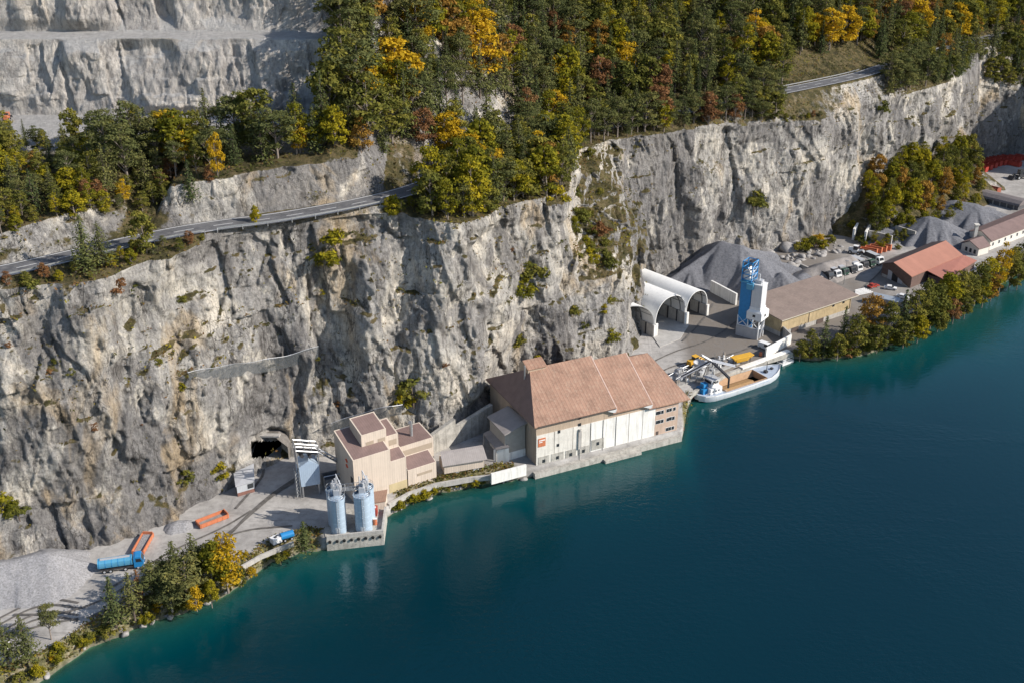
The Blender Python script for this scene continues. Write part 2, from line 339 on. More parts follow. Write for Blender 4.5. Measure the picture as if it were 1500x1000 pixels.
def terrain_obj(name, r0, r1, hole=None):
    V = VTX[r0:r1 + 1].reshape(-1, 3); F = grid_faces(0, r1 - r0, nx)
    if hole:
        c = V[F].mean(1); f = c[:, 1] * CP - (c[:, 2] - CAMH) * SP; hx = 750 + FOC * c[:, 0] / f; hy = 500 - FOC * (c[:, 1] * SP + (c[:, 2] - CAMH) * CP) / f
        F = F[~((np.abs(hx - hole[0]) < hole[2]) & (np.abs(hy - hole[1]) < hole[3]))]
    o = mesh_np(name, V, F, ROCK, attrs={'gravel': gravel[r0:r1 + 1].ravel()})
    return tag(o, kind='structure')
rc = int(np.sum(NR[:2]))
terrain_obj("cliff", 0, rc, (390, 657.5, 22, 12.5)); terrain_obj("hillside", rc, nr - 1)
def ground_z(x, y):                              # height of the hillside at (x, y): column search
    i = min(max(int(np.searchsorted(xs, x)), 1), nx - 1)
    c = VTX[rc:, i]; k = np.searchsorted(np.maximum.accumulate(c[:, 1]), y)
    k = min(max(int(k), 1), len(c) - 1)
    a, b = c[k - 1], c[k]; t = 0 if abs(b[1] - a[1]) < 1e-6 else min(max((y - a[1]) / (b[1] - a[1]), 0), 1)
    return float(a[2] * (1 - t) + b[2] * t)
def cliff_hit(px, py):                           # first point of the terrain on a photo sight line
    d = ray(px, py)
    best = None
    for t in np.arange(150, 900, 1.0):
        x, y, z = d[0] * t, d[1] * t, CAMH + d[2] * t
        i = min(max(int(np.searchsorted(xs, x)), 1), nx - 1); c = VTX[:, i]
        ys_ = np.maximum.accumulate(c[:, 1])
        if y < ys_[0]: continue
        zt_ = np.interp(y, ys_, c[:, 2])
        if z <= zt_: return np.array((x, y, z))
    return np.array((x, y, z))

# ---- yard ground, lake bed, water: rows that follow the shore
gx = np.concatenate([np.arange(-210, -140, 3.0), np.arange(-140, 110, 0.8), np.arange(110, 260, 1.5), np.arange(260, 460, 5)])
ysh, _ = yz(SHORE, gx); ybase, _ = yz(BASE, gx)
quay = np.maximum.reduce([np.clip(np.minimum(gx + 45, -28 - gx) / 1.5, 0, 1), np.clip(np.minimum(gx - 0, 48 - gx) / 1.5, 0, 1), np.clip(np.minimum(gx - 50, 92 - gx) / 2, 0, 1)])
rag = (1 - quay) * 0.9 * fbm(np.stack([gx / 3, 0 * gx, 0 * gx], 1), 4, 81)
sh = ysh + rag
bw = np.interp(gx, [-100, -60, -30, 0, 100, 130, 460], [5.5, 5, 3.5, 2.5, 3, 5, 6]) * (1 - quay) + 0.25 * quay
rows = [(sh - 400, -40 + 0 * gx), (sh - 120, -38 + 0 * gx), (sh - 50, -26 + 0 * gx), (sh - 22, -13 + 0 * gx), (sh - 10, -6.5 + 0 * gx), (sh - 5, -3.4 + 0 * gx), (sh - 2, -1.6 - quay), (sh - 0.8, -0.7 - 1.2 * quay), (sh, 0.05 - 1.2 * quay)]
_sh = 1 - 0.62 * np.clip((gx - 95) / 60, 0, 1); rows = [(a_, np.where(b_ < -.8, b_ * _sh, b_)) for a_, b_ in rows]
bedn = len(rows)
for t, z in ((0.25, 0.9), (0.5, 1.7), (0.8, 2.5), (1.0, 2.85)): rows.append((sh + bw * t, z * (1 - quay) + (-0.5 + 3.4 * min(1, t * 1.3)) * quay))
inn = np.maximum(ybase, sh + bw + 4)
for t in np.linspace(0.02, 1, 46): rows.append((sh + bw + (inn - sh - bw) * t, 3.0 + 0 * gx))
rows.append((inn + 10, 3.0 + 0 * gx))
yy = np.array([r[0] for r in rows]); zz = np.array([r[1] for r in rows]); xx = np.tile(gx, (len(rows), 1))
pp = np.stack([xx.ravel(), yy.ravel(), zz.ravel()], 1)
bankw = np.zeros(len(rows)); bankw[bedn - 3:bedn + 4] = 1; bankw[2:bedn - 3] = 1.5
zz = zz + (0.55 * fbm(pp / 2.2, 4, 85)).reshape(zz.shape) * bankw[:, None] * (1 - quay)[None]
zz = np.where(np.arange(len(rows))[:, None] >= bedn + 4, zz + (0.12 * fbm(pp / 9.0, 3, 87)).reshape(zz.shape), zz)
def yard_material():
    m, nt, bs = new_mat("yard_gravel"); co = co_obj(nt)
    a = noise(nt, co, 0.08, 5, 0.6, 0.5); b = noise(nt, co, 0.6, 6, 0.7)
    c = ramp(nt, a, [(0.35, (0.27, 0.255, 0.24)), (0.5, (0.37, 0.352, 0.33)), (0.65, (0.45, 0.43, 0.405))])
    dk = attr(nt, "dark"); c = mixc(nt, dk, c, mixc(nt, a, (0.16, 0.14, 0.12), (0.215, 0.19, 0.165)))
    c = mixc(nt, ramp(nt, b, [(0.35, 0.45), (0.55, 0.0)]), c, (0.2, 0.19, 0.18))
    tr = noise(nt, co, 0.35, 4, 0.6, 1.2, (0.25, 1.4, 1)); c = mixc(nt, ramp(nt, tr, [(0.56, 0.0), (0.66, 0.35)]), c, (0.15, 0.14, 0.13))
    bk = attr(nt, "bank"); g = noise(nt, co, 0.7, 5, 0.65)
    bc = ramp(nt, g, [(0.32, (0.07, 0.065, 0.045)), (0.46, (0.12, 0.115, 0.05)), (0.56, (0.20, 0.17, 0.10)), (0.70, (0.32, 0.295, 0.24))])
    c = mixc(nt, bk, c, bc)
    ge = N(nt, "ShaderNodeNewGeometry"); sx = N(nt, "ShaderNodeSeparateXYZ"); nt.links.new(ge.outputs['Position'], sx.inputs[0])
    wet = ramp(nt, sx.outputs[2], [(0.0, 1.0), (0.75, 0.0)])
    bed = ramp(nt, noise(nt, co, 0.5, 5, 0.7), [(0.35, (0.07, 0.07, 0.05)), (0.65, (0.20, 0.19, 0.14))])
    c = mixc(nt, wet, c, bed)
    nt.links.new(c, bs.inputs['Base Color']); bs.inputs['Roughness'].default_value = 0.92; bs.inputs['Specular IOR Level'].default_value = 0.2
    bump(nt, bs, b, 0.5, 0.25); return m
YARD = yard_material()
dark = np.clip(np.minimum((xx - 52) / 4, (130 - xx) / 15), 0, 1) * np.clip((yy - 283) / 4, 0, 1) + np.clip(np.minimum((xx - 118) / 4, (150 - xx) / 6), 0, 1) * np.clip((372 - np.abs(yy - 372)) / 4, 0, 1) * .5
dark = np.clip(dark, 0, 1)
bank = np.tile(((np.arange(len(rows)) >= bedn - 1) & (np.arange(len(rows)) < bedn + 5)).astype(float)[:, None], (1, len(gx))) * (1 - quay)[None]
o = mesh_np("ground", np.stack([xx, yy, zz], 2).reshape(-1, 3), grid_faces(0, len(rows) - 1, len(gx)), YARD, attrs={'dark': dark.ravel(), 'bank': bank.ravel()}, smooth=True); tag(o, kind='structure')
# tyre tracks
def water_material():
    m, nt, bs = new_mat("lake_water"); co = co_obj(nt)
    dp = attr(nt, "depth")
    deep = mth(nt, 'SUBTRACT', 1.0, mth(nt, 'POWER', 2.718, mth(nt, 'MULTIPLY', dp, -0.16)))
    pn = noise(nt, co, 0.02, 3, 0.5, 0.5)
    c = ramp(nt, mth(nt, 'ADD', deep, mth(nt, 'MULTIPLY', mth(nt, 'SUBTRACT', pn, 0.5), 0.05)), [(0.0, (0.025, 0.075, 0.055)), (0.45, (0.004, 0.060, 0.060)), (0.75, (0.0, 0.037, 0.046)), (1.0, (0.0, 0.0185, 0.029))])
    nt.links.new(c, bs.inputs['Base Color']); bs.inputs['IOR'].default_value = 1.333; bs.inputs['Roughness'].default_value = 0.07; bs.inputs['Specular IOR Level'].default_value = 0.5
    w1 = noise(nt, co, 0.55, 4, 0.55, 0.2, (1, 1.6, 1)); w2 = noise(nt, co, 2.2, 3, 0.5)
    wp = ramp(nt, noise(nt, co, 0.012, 4, 0.6, 0.6, (1, 2.2, 1)), [(0.42, 0.35), (0.6, 1.0)]); n1 = bump(nt, None, mth(nt, 'MULTIPLY', w1, wp), 0.26, 0.5); bump(nt, bs, mth(nt, 'MULTIPLY', w2, wp), 0.25, 0.14, n1)
    tr = N(nt, "ShaderNodeBsdfTransparent"); tr.inputs[0].default_value = (0.55, 0.85, 0.75, 1)
    ms = N(nt, "ShaderNodeMixShader"); out = nt.nodes["Material Output"]
    f = mth(nt, 'POWER', 2.718, mth(nt, 'MULTIPLY', dp, -0.8))
    nt.links.new(mth(nt, 'MULTIPLY', f, 0.9), ms.inputs[0]); nt.links.new(bs.outputs[0], ms.inputs[1]); nt.links.new(tr.outputs[0], ms.inputs[2]); nt.links.new(ms.outputs[0], out.inputs[0])
    return m
wo = [-900, -500, -300, -200, -120, -80, -50, -35, -22, -15, -10, -7, -5, -3.5, -2, -1, 0, 1.5]
ydef = np.minimum(ysh, 1e9)
wy = np.array([ysh + o_ for o_ in wo]); wx = np.tile(gx, (len(wo), 1)); wx = np.where(np.arange(len(wo))[:, None] == 0, wx * 1.6, wx)
bedy, bedz = yy[:bedn], np.array([r[1] for r in rows])[:bedn]
dep = np.zeros_like(wy)
for j in range(len(gx)): dep[:, j] = -np.interp(wy[:, j], yy[:bedn + 2, j], np.array([r[1][j] for r in rows[:bedn + 2]]))
dep = np.clip(dep, 0, 60)
o = mesh_np("lake_water", np.stack([wx, wy, 0 * wx], 2).reshape(-1, 3), grid_faces(0, len(wo) - 1, len(gx)), water_material(), attrs={'depth': dep.ravel()}, smooth=True); tag(o, kind='structure')

# ---- cliff road: asphalt ribbon, edge lines, kerb
def ribbon(name, path, nrm, a, b, z, mat, parent=None, every=None):
    n = len(path); L = path + nrm * a; Rr = path + nrm * b; V = np.empty((2 * n, 3)); V[0::2] = L; V[1::2] = Rr; V[:, 2] += z
    idx = [i for i in range(n - 1) if every is None or (i % every[0]) < every[1]]
    F = [(2 * i, 2 * i + 1, 2 * i + 3, 2 * i + 2)[::-1] for i in idx]
    return mesh_np(name, V, F, mat, parent)
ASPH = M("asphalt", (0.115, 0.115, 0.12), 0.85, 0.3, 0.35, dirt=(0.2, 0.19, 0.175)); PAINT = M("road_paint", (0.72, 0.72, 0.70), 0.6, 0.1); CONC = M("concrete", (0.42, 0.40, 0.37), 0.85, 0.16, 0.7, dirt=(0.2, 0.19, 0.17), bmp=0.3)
GALV = M("galvanised_steel", (0.45, 0.46, 0.47), 0.4, 0.1, 2, metal=0.7)
tag(ribbon("road", ROAD, RN, 0.0, ROADW, 0.02, ASPH), kind='structure')
tag(ribbon("road_edge_line", ROAD, RN, 0.55, 0.8, 0.03, PAINT), kind='structure')
tag(ribbon("road_edge_line", ROAD, RN, ROADW - 0.8, ROADW - 0.55, 0.03, PAINT), kind='structure')
tag(ribbon("road_centre_line", ROAD, RN, ROADW / 2 - 0.1, ROADW / 2 + 0.1, 0.03, PAINT, every=(6, 3)), kind='structure')
# ------------------------------------------------------------------ mesh collector for built things
class MB:
    def __init__(s): s.v = []; s.f = []
    def add(s, v, f):
        n = len(s.v); s.v += [tuple(map(float, a)) for a in v]; s.f += [tuple(i + n for i in g) for g in f]; return s
    def box(s, x0, x1, y0, y1, z0, z1):
        return s.add([(x0, y0, z0), (x1, y0, z0), (x1, y1, z0), (x0, y1, z0), (x0, y0, z1), (x1, y0, z1), (x1, y1, z1), (x0, y1, z1)],
                     [(0, 3, 2, 1), (4, 5, 6, 7), (0, 1, 5, 4), (1, 2, 6, 5), (2, 3, 7, 6), (3, 0, 4, 7)])
    def prism(s, poly, d):                       # polygon (3-D points) pushed along d
        n = len(poly); d = np.asarray(d, float); a = [np.asarray(q, float) for q in poly]
        return s.add(a + [q + d for q in a], [tuple(range(n))[::-1], tuple(range(n, 2 * n))] + [(i, (i + 1) % n, n + (i + 1) % n, n + i) for i in range(n)])
    def px(s, yz_, x0, x1): return s.prism([(x0, y, z) for y, z in yz_], (x1 - x0, 0, 0))
    def py(s, xz_, y0, y1): return s.prism([(x, y0, z) for x, z in xz_], (0, y1 - y0, 0))
    def pz(s, xy_, z0, z1): return s.prism([(x, y, z0) for x, y in xy_], (0, 0, z1 - z0))
    def slab(s, pts, th=0.25): return s.prism(pts, (0, 0, -th))
    def tube(s, p, q, r, n=8, r2=None, caps=True):
        p, q = np.asarray(p, float), np.asarray(q, float); r2 = r if r2 is None else r2
        w = (q - p) / (np.linalg.norm(q - p) + 1e-9); a = np.cross(w, (0, 0, 1) if abs(w[2]) < 0.9 else (1, 0, 0)); a /= np.linalg.norm(a); b = np.cross(w, a)
        V = []
        for c, rr in ((p, r), (q, r2)):
            V += [c + rr * (math.cos(2 * math.pi * k / n) * a + math.sin(2 * math.pi * k / n) * b) for k in range(n)]
        F = [(k, (k + 1) % n, n + (k + 1) % n, n + k) for k in range(n)]
        if caps: F += [tuple(range(n))[::-1], tuple(range(n, 2 * n))]
        return s.add(V, F)
    def bar(s, p, q, w=0.15): return s.tube(p, q, w * 0.7, 4)
    def lathe(s, c, prof, n=24):
        V = []; m = len(prof)
        for k in range(n):
            a = 2 * math.pi * k / n; V += [(c[0] + r * math.cos(a), c[1] + r * math.sin(a), c[2] + z) for r, z in prof]
        F = [(k * m + j, ((k + 1) % n) * m + j, ((k + 1) % n) * m + j + 1, k * m + j + 1) for k in range(n) for j in range(m - 1)]
        return s.add(V, F)
    def build(s, name, mat, parent=None, world=False, smooth=False, label=None):
        V = [Vector(a) for a in s.v]
        if world and parent is not None:
            from mathutils import Matrix
            inv = (Matrix.Translation(parent.location) @ Matrix.Rotation(parent.rotation_euler[2], 4, 'Z')).inverted(); V = [inv @ a for a in V]
        me = bpy.data.meshes.new(name); me.from_pydata(V, [], s.f)
        bm = bmesh.new(); bm.from_mesh(me); bmesh.ops.recalc_face_normals(bm, faces=bm.faces[:])
        uv = bm.loops.layers.uv.new("UVMap")
        for f in bm.faces:
            n = f.normal; f.smooth = smooth
            t = Vector((1, 0, 0)) if abs(n.z) > 0.985 else Vector((0, 0, 1)).cross(n).normalized(); b = n.cross(t)
            for l in f.loops: l[uv].uv = (l.vert.co.dot(t), l.vert.co.dot(b))
        bm.to_mesh(me); bm.free(); me.materials.append(mat)
        if smooth:
            try: me.set_sharp_from_angle(angle=R(40))
            except Exception: pass
        o = bpy.data.objects.new(name, me); COL.objects.link(o)
        if parent is not None: o.parent = parent
        if label: o['label'] = label
        return o
class Fr:                                        # a building's own axes, laid out from two ground corners
    def __init__(s, A, B):
        s.A = np.asarray(A, float); d = np.asarray(B, float)[:2] - s.A[:2]; s.L = np.linalg.norm(d); s.u = d / s.L; s.v = np.array((-s.u[1], s.u[0])); s.ang = math.atan2(s.u[1], s.u[0])
    def loc(s, q):
        d = np.asarray(q)[:2] - s.A[:2]; return float(d @ s.u), float(d @ s.v), float(q[2])
    def _pl(s, px, py, o, n):
        d = ray(px, py); t = float(n @ (s.A[:2] + o)) / float(n @ d[:2]); return s.loc((d[0] * t, d[1] * t, CAMH + d[2] * t))
    def at(s, px, py, v=0.0): return s._pl(px, py, s.v * v, s.v)
    def side(s, px, py, u=0.0): return s._pl(px, py, s.u * u, s.u)
    def g(s, px, py, z): return s.loc(P(px, py, z))
    def w(s, u, v, z): return np.array((*(s.A[:2] + s.u * u + s.v * v), z))
    def thing(s, name, label, cat, group=None): return thing(name, label, cat, (s.A[0], s.A[1], 0), s.ang, group)
def cp_tree(o, parent=None):
    c = o.copy(); COL.objects.link(c)
    if parent is not None: c.parent = parent
    for ch in list(o.children): cp_tree(ch, c)
    return c
BEIGE = M("beige_cladding", (0.58, 0.49, 0.405), 0.65, 0.05, 0.5, ribs=0.6, dirt=(0.46, 0.39, 0.32))
BEIGE_HALL = M("hall_cladding", (0.46, 0.36, 0.27), 0.7, 0.08, 0.5, ribs=0.5, dirt=(0.32, 0.25, 0.19))
PINKB = M("pink_beige_render", (0.50, 0.37, 0.29), 0.8, 0.1, 0.5, dirt=(0.36, 0.28, 0.22))
ROOFR = M("red_brown_ribbed_roof", (0.325, 0.19, 0.13), 0.6, 0.22, 0.3, ribs=1.0, dirt=(0.40, 0.285, 0.205), seam=.45)
ROOFD = M("brown_roof_sheet", (0.20, 0.135, 0.12), 0.65, 0.12, 0.5, ribs=0.6)
ROOFG = M("grey_brown_roof", (0.30, 0.27, 0.255), 0.75, 0.1, 0.6, ribs=0.5)
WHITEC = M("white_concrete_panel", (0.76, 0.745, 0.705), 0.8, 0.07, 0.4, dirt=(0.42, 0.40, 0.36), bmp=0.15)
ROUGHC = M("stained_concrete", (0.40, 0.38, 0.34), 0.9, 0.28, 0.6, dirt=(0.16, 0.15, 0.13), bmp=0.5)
DARK = M("opening_shade", (0.02, 0.02, 0.022), 0.6, 0.1); GLASS = M("window_glass", (0.03, 0.035, 0.04), 0.1, 0.1, spec=0.6)  # near-black colour stands in for the shade inside openings
ORANGE = M("orange_paint", (0.52, 0.175, 0.085), 0.5, 0.12, 1.0); REDP = M("red_paint", (0.36, 0.05, 0.035), 0.5, 0.15, 1.0)
WHITE = M("white_paint", (0.72, 0.72, 0.71), 0.45, 0.06, 1.0); LGREY = M("light_grey_steel", (0.50, 0.51, 0.53), 0.45, 0.08, 1.0, metal=0.2)
BLUE = M("blue_paint", (0.02, 0.20, 0.46), 0.4, 0.1, 1.0); LBLUE = M("pale_blue_steel", (0.09, 0.31, 0.48), 0.4, 0.1, 1.0)
ALU = M("sky_tinted_sheet", (0.45, 0.56, 0.69), 0.4, 0.06, 0.8, metal=0.25, ribs=0.5)  # blue of the reflected sky put into the base colour
ALUS = M("silo_aluminium", (0.42, 0.52, 0.62), 0.45, 0.06, 0.8, metal=0.2)
RUBBER = M("tyre_rubber", (0.02, 0.02, 0.02), 0.9, 0.1); BLACKS = M("black_steel", (0.045, 0.045, 0.05), 0.6, 0.2); YELLOW = M("yellow_paint", (0.65, 0.36, 0.04), 0.5, 0.1, 1.0)
GREYG = M("grey_gravel", (0.15, 0.152, 0.165), 0.95, 0.3, 1.4, bmp=0.6); LGRAV = M("pale_gravel", (0.30, 0.295, 0.30), 0.95, 0.34, 2.6, bmp=1.0, dirt=(.22, .215, .215)); BRNG = M("brown_gravel", (0.27, 0.245, 0.225), 0.95, 0.22, 0.5, bmp=0.6)
WOODC = M("weathered_wood_cladding", (0.46, 0.36, 0.21), 0.8, 0.2, 0.5, ribs=0.8, dirt=(0.3, 0.22, 0.13)); DKWOOD = M("dark_wood", (0.10, 0.075, 0.065), 0.8, 0.15, 0.8)
TILE_R = M("salmon_roof", (0.36, 0.165, 0.115), 0.75, 0.06, 0.4, ribs=0.7); MEMB = M("white_membrane", (0.74, 0.74, 0.72), 0.5, 0.04, 0.3, dirt=(0.6, 0.6, 0.6))
BRICK = M("rusty_brown_paint", (0.22, 0.11, 0.085), 0.8, 0.15)

# ---- rail and parapet helpers
def wall_run(name, label, cat, pts, h, th, mat, z=3.0, group=None):
    pts = [np.asarray(q, float) for q in pts]; T = thing(name, label, cat, (pts[0][0], pts[0][1], z), 0, group); m = MB()
    for k, (a, b) in enumerate(zip(pts[:-1], pts[1:])):
        d = (b - a)[:2]; L = np.linalg.norm(d); d = d / L; n = np.array((-d[1], d[0])) * th / 2; hh = h - 0.003 * (k % 2); e = d * th * 0.3 if k < len(pts) - 2 else 0 * d
        m.prism([(*(a[:2] + n), z - 0.5), (*(a[:2] - n), z - 0.5), (*(b[:2] + e - n), z - 0.5), (*(b[:2] + e + n), z - 0.5)], (0, 0, hh + 0.5))
    m.build("masonry", mat, T, world=True); return T

# ================= the big hall =================
H = Fr((6.1, 240.4, 0), (45.8, 259.4, 0))
T = H.thing("processing_hall", "huge beige hall with stepped red-brown roof standing in the water's edge", "building")
SEGM = [(0.0, 22.3, 15.2, 23.2), (22.3, 33.3, 13.9, 21.8), (33.3, 42.8, 12.6, 20.3)]
m = MB()
for k, (a, b, ze, zr) in enumerate(SEGM):
    c = 0.02 * k
    if k < 2:                                    # gable-shaped body
        m.px([(c, 0.5), (c, ze - 0.25), (14, zr - 0.6), (28 - c, ze - 0.25), (28 - c, 0.5)], a + (5 if k == 0 else 0.001), b)
        if k == 0: m.box(0, 5, 0.004, 27.99, 0.5, ze - 0.3)
    else:
        m.px([(c, 8.0), (c, ze - 0.25), (14, zr - 0.6), (28 - c, ze - 0.25), (28 - c, 0.5), (14, 0.5), (14, 8.0)], a + .001, 38.8); m.box(38.8, b, c, 27.9, 11.4, ze - 0.3)
m.build("wall", BEIGE_HALL, T)
MB().box(35.62, 42.85, -0.06, 20, 0.6, 12.2).build("office_wall", PINKB, T)
OV = 0.9
def roofpart(name, front, back, ends, mat):
    m = MB()
    for q in [front, back] + ends: m.slab(q, 0.32)
    return m.build(name, mat, T)
a, b, ze, zr = SEGM[0]
roofpart("roof", [(-0.9, -OV, ze - .5), (22.9, -OV, ze - .5), (23.3, 14, zr), (5.0, 14, zr)], [(-0.9, 28 + OV, ze - .5), (5.0, 14, zr), (23.3, 14, zr), (22.9, 28 + OV, ze - .5)], [], ROOFR)
o = MB().slab([(-0.93, -OV - .02, ze - .48), (4.97, 14, zr + .02), (-0.93, 28 + OV + .02, ze - .48)], 0.3).build("hip_roof", ROOFD, T)
a, b, ze, zr = SEGM[1]
roofpart("roof", [(22.0, -OV, ze - .5), (33.9, -OV, ze - .5), (34.3, 14, zr), (22.2, 14, zr)], [(22.0, 28 + OV, ze - .5), (22.2, 14, zr), (34.3, 14, zr), (33.9, 28 + OV, ze - .5)], [], ROOFR)
a, b, ze, zr = SEGM[2]
roofpart("roof", [(33.0, -OV, ze - .5), (45.9, -OV, ze - .5), (41.2, 14, zr), (33.2, 14, zr)], [(33.0, 28 + OV, ze - .5), (33.2, 14, zr), (41.2, 14, zr), (45.9, 28 + OV, ze - .5)], [], ROOFR)
MB().slab([(45.93, -OV - .02, ze - .48), (45.93, 28 + OV, ze - .48), (41.22, 14, zr + .02)], 0.3).build("hip_roof", ROOFD, T)
for u, z in ((22.6, 14.5), (33.6, 13.2)):        # folded white verges at the roof steps
    MB().prism([(u - 2.6, -0.75, z - 0.15), (u + .35, -0.95, z - 0.1), (u + 0.2, -0.85, z - 1.35)], (0, 0.7, 0)).build("verge_soffit", WHITE, T)
for (ua, ub, ze_, zr_) in ((22.75, 23.15, 14.7, 23.2), (33.75, 34.15, 13.4, 21.8)):
    MB().slab([(ua, -OV - .02, ze_ + .05), (ua + .3, -OV - .02, ze_ + .05), (ub + .3, 14, zr_ + .05), (ub, 14, zr_ + .05)], 1.3).build("verge_board", M("faded_verge", (.50, .36, .30), .6), T)
MB().slab([(0, -OV - .08, 14.62), (22.8, -OV - .08, 14.62), (22.8, -OV, 14.62), (0, -OV, 14.62)], .2).build("gutter", DKWOOD, T)
# white panels with joints
jz = [H.at(px, 600)[0] for px in (866, 884, 903, 922, 942)]
us = [0.0, 5.2, 10.6, jz[0]] + jz[1:] + [35.6]
for k in range(len(us) - 1):
    g = 0.08
    MB().box(us[k] + g, us[k + 1] - g, -0.12, 0.0, 1.5, 11.6 - 0.001 * k).build("wall_panel", WHITEC if k > 2 else M("worn_white_panel", (0.66, 0.63, 0.57), 0.85, 0.12, 0.5, dirt=(0.40, 0.37, 0.33), bmp=0.3), T)
for j in jz[:3]: MB().box(j - 0.07, j + 0.07, -0.2, -0.02, 1.6, 11.5).build("joint_strip", BLACKS, T)
# stained bays near the water with small windows
for px0, px1, py0, py1 in ((788, 804, 668, 681), (807, 825, 663, 676), (828, 843, 659, 671), (846, 862, 652, 668), (866, 884, 640, 658)):
    u0, _, z1 = H.at(px0, (py0 + py1) / 2); u1, _, z0 = H.at(px1, py1 - 4)
    zc = H.at((px0 + px1) / 2, (py0 + py1) / 2)[2]
    MB().box(u0, u1, -0.2, -0.1, max(1.55, zc - 1.6), zc + 1.5).build("stained_bay", ROUGHC, T)
    uc = (u0 + u1) / 2; MB().box(uc - 0.4, uc + 0.4, -0.26, -0.19, zc - 0.35, zc + 0.55).build("window", GLASS, T)
for px, py in ((818.6, 631.5), (817, 651), (849, 611), (849, 621)):
    u, _, z = H.at(px, py); MB().box(u - .35, u + .35, -0.2, -0.05, z - .4, z + .4).build("window", GLASS, T)
u, _, z = H.at(848.8, 630); u2, _, z2 = H.at(849.5, 690)
MB().box(u - .45, u + .45, -0.5, -0.08, 4.8, z).tube((u, -0.3, z), (u, -0.3, z + 0.6), 0.4, 10).tube((u + .1, -0.3, 0.2), (u + .1, -0.3, 4.8), 0.16).build("downpipe_housing", CONC, T)
# orange sign with pale lettering
u0, _, z1 = H.at(788, 642); u1, _, z0 = H.at(798.5, 651.5)
sg = MB().box(u0, u1, -0.24, -0.12, z0, z1).build("sign", ORANGE, T)
MB().box(u0 + .2, u1 - .2, -0.27, -0.235, z1 - 0.75, z1 - 0.45).box(u0 + .2, u1 - .9, -0.27, -0.235, z1 - 1.25, z1 - 1.0).build("sign_stripe", WHITE, sg)
# office windows
for row in ([(1045, 461), (1058, 458), (1074, 454), (1103, 446), (1118, 442), (1139, 437)], [(1045, 510), (1057, 507), (1073, 503), (1103, 495), (1117, 490), (1133, 487)], [(1099, 548), (1114, 544), (1130, 540)]):
    for a_, b_ in row:
        u, _, z = H.at(680 + a_ / 3.7025, 480 + b_ / 3.7025)
        f = MB().box(u - .5, u + .5, -0.1, -0.05, z - .6, z + .6).build("window", WHITE, T); MB().box(u - .4, u + .4, -0.125, -0.095, z - .5, z + .5).build("pane", GLASS, f)
u, _, z = H.at(962.5, 632); MB().box(u - .4, u + .4, -0.12, -0.05, 1.6, 4.0).build("door", DKWOOD, T)
# roof housing at the ridge
c0 = H.at(784, 541, 15); MB().px([(13.2, 21.5), (13.2, c0[2] + 1.4), (16.2, c0[2] + 2.6), (18.5, c0[2] + 1.2), (18.5, 20)], 4.2, 9.4).build("roof_turret", BEIGE_HALL, T)
MB().slab([(4.0, 12.9, c0[2] + 1.5), (9.6, 12.9, c0[2] + 1.5), (9.6, 16.2, c0[2] + 2.8), (4.0, 16.2, c0[2] + 2.8)], .15).build("turret_roof", ROOFR, T)
MB().tube((3.4, 13.6, 20), (3.4, 13.6, 24.6), 0.22).build("vent_pipe", GALV, T)
# low wings at the left gable
up = [H.g(713.5, 609.5, 11.3), H.g(744.6, 593.5, 13.2), H.g(774, 617.5, 13.2), H.g(739, 636.5, 11.3)]
MB().slab(up, .3).build("wing_roof", ROOFG, T)
lw = [H.g(707.5, 634, 6.8), H.g(724, 626, 8.0), H.g(746.5, 654, 8.0), H.g(727, 658, 6.8)]
MB().slab(lw, .25).build("wing_roof", ROOFG, T)
q = up; c = np.mean(np.array(q), 0)
pl = [tuple(np.array(a)[:2] * 0.86 + c[:2] * 0.14) for a in q]
m = MB(); n4 = len(pl)
m.add([(*a, 4.2) for a in pl] + [(*pl[0], 10.9), (*pl[1], 12.7), (*pl[2], 12.7), (*pl[3], 10.9)], [(0, 1, 2, 3), (4, 5, 6, 7)] + [(i, (i + 1) % 4, 4 + (i + 1) % 4, 4 + i) for i in range(4)]).build("wing_wall", M("grey_beige_render", (0.36, 0.33, 0.29), 0.8, 0.08), T)
pl2 = [(a[0] * 1.004, a[1]) for a in pl]; mn = np.array(pl).mean(0)
MB().pz([tuple(np.array(a) * 1.02 - mn * 0.02) for a in pl], 2.6, 5.2).build("wing_plinth", WHITEC, T)
cl = np.mean(np.array(lw), 0)[:2]
for k in (0, 3): MB().tube((*(np.array(lw[k])[:2] * .93 + cl * .07), 2.8), (*(np.array(lw[k])[:2] * .93 + cl * .07), 6.6), 0.2).build("canopy_post", CONC, T)
pw = [np.array(lw[2])[:2] * .95 + cl * .05, np.array(lw[3])[:2] * .95 + cl * .05]
MB().prism([(*pw[0], 2.8), (*pw[1], 2.8), (*pw[1], 6.5), (*pw[0], 7.6)], (-0.5, 0.6, 0)).build("canopy_wall", WHITEC, T)
MB().slab([H.g(707.5, 634, 6.8), H.g(724, 626, 8.0), H.g(724, 626, 7.9), H.g(707.5, 634, 6.7)], .6).build("fascia", DKWOOD, T)
# plinth standing in the lake
m = MB(); m.px([(-2.0, -3.0), (-1.6, 1.45), (28, 1.45), (28, -3)], -1.0, 43.6); m.build("quay_plinth", ROUGHC, T)
MB().box(19, 30, -3.0, -1.75, -2.5, 0.75).build("landing_ledge", ROUGHC, T)
m = MB(); p0 = (43.0, 3.0)
for k in range(4): m.bar((43.2, 1 + 1.6 * k, 2.5), (46.5, 1.6 + 1.5 * k, 1.1), 0.16)
m.box(44, 47.2, 2.5, 6.0, 0.9, 1.2); m.bar((44, 2.5, 1), (44, 2.5, 4), .15).bar((46.8, 5, 1), (43, 5, 6), .2)
m.build("loading_gantry", BRICK, T)

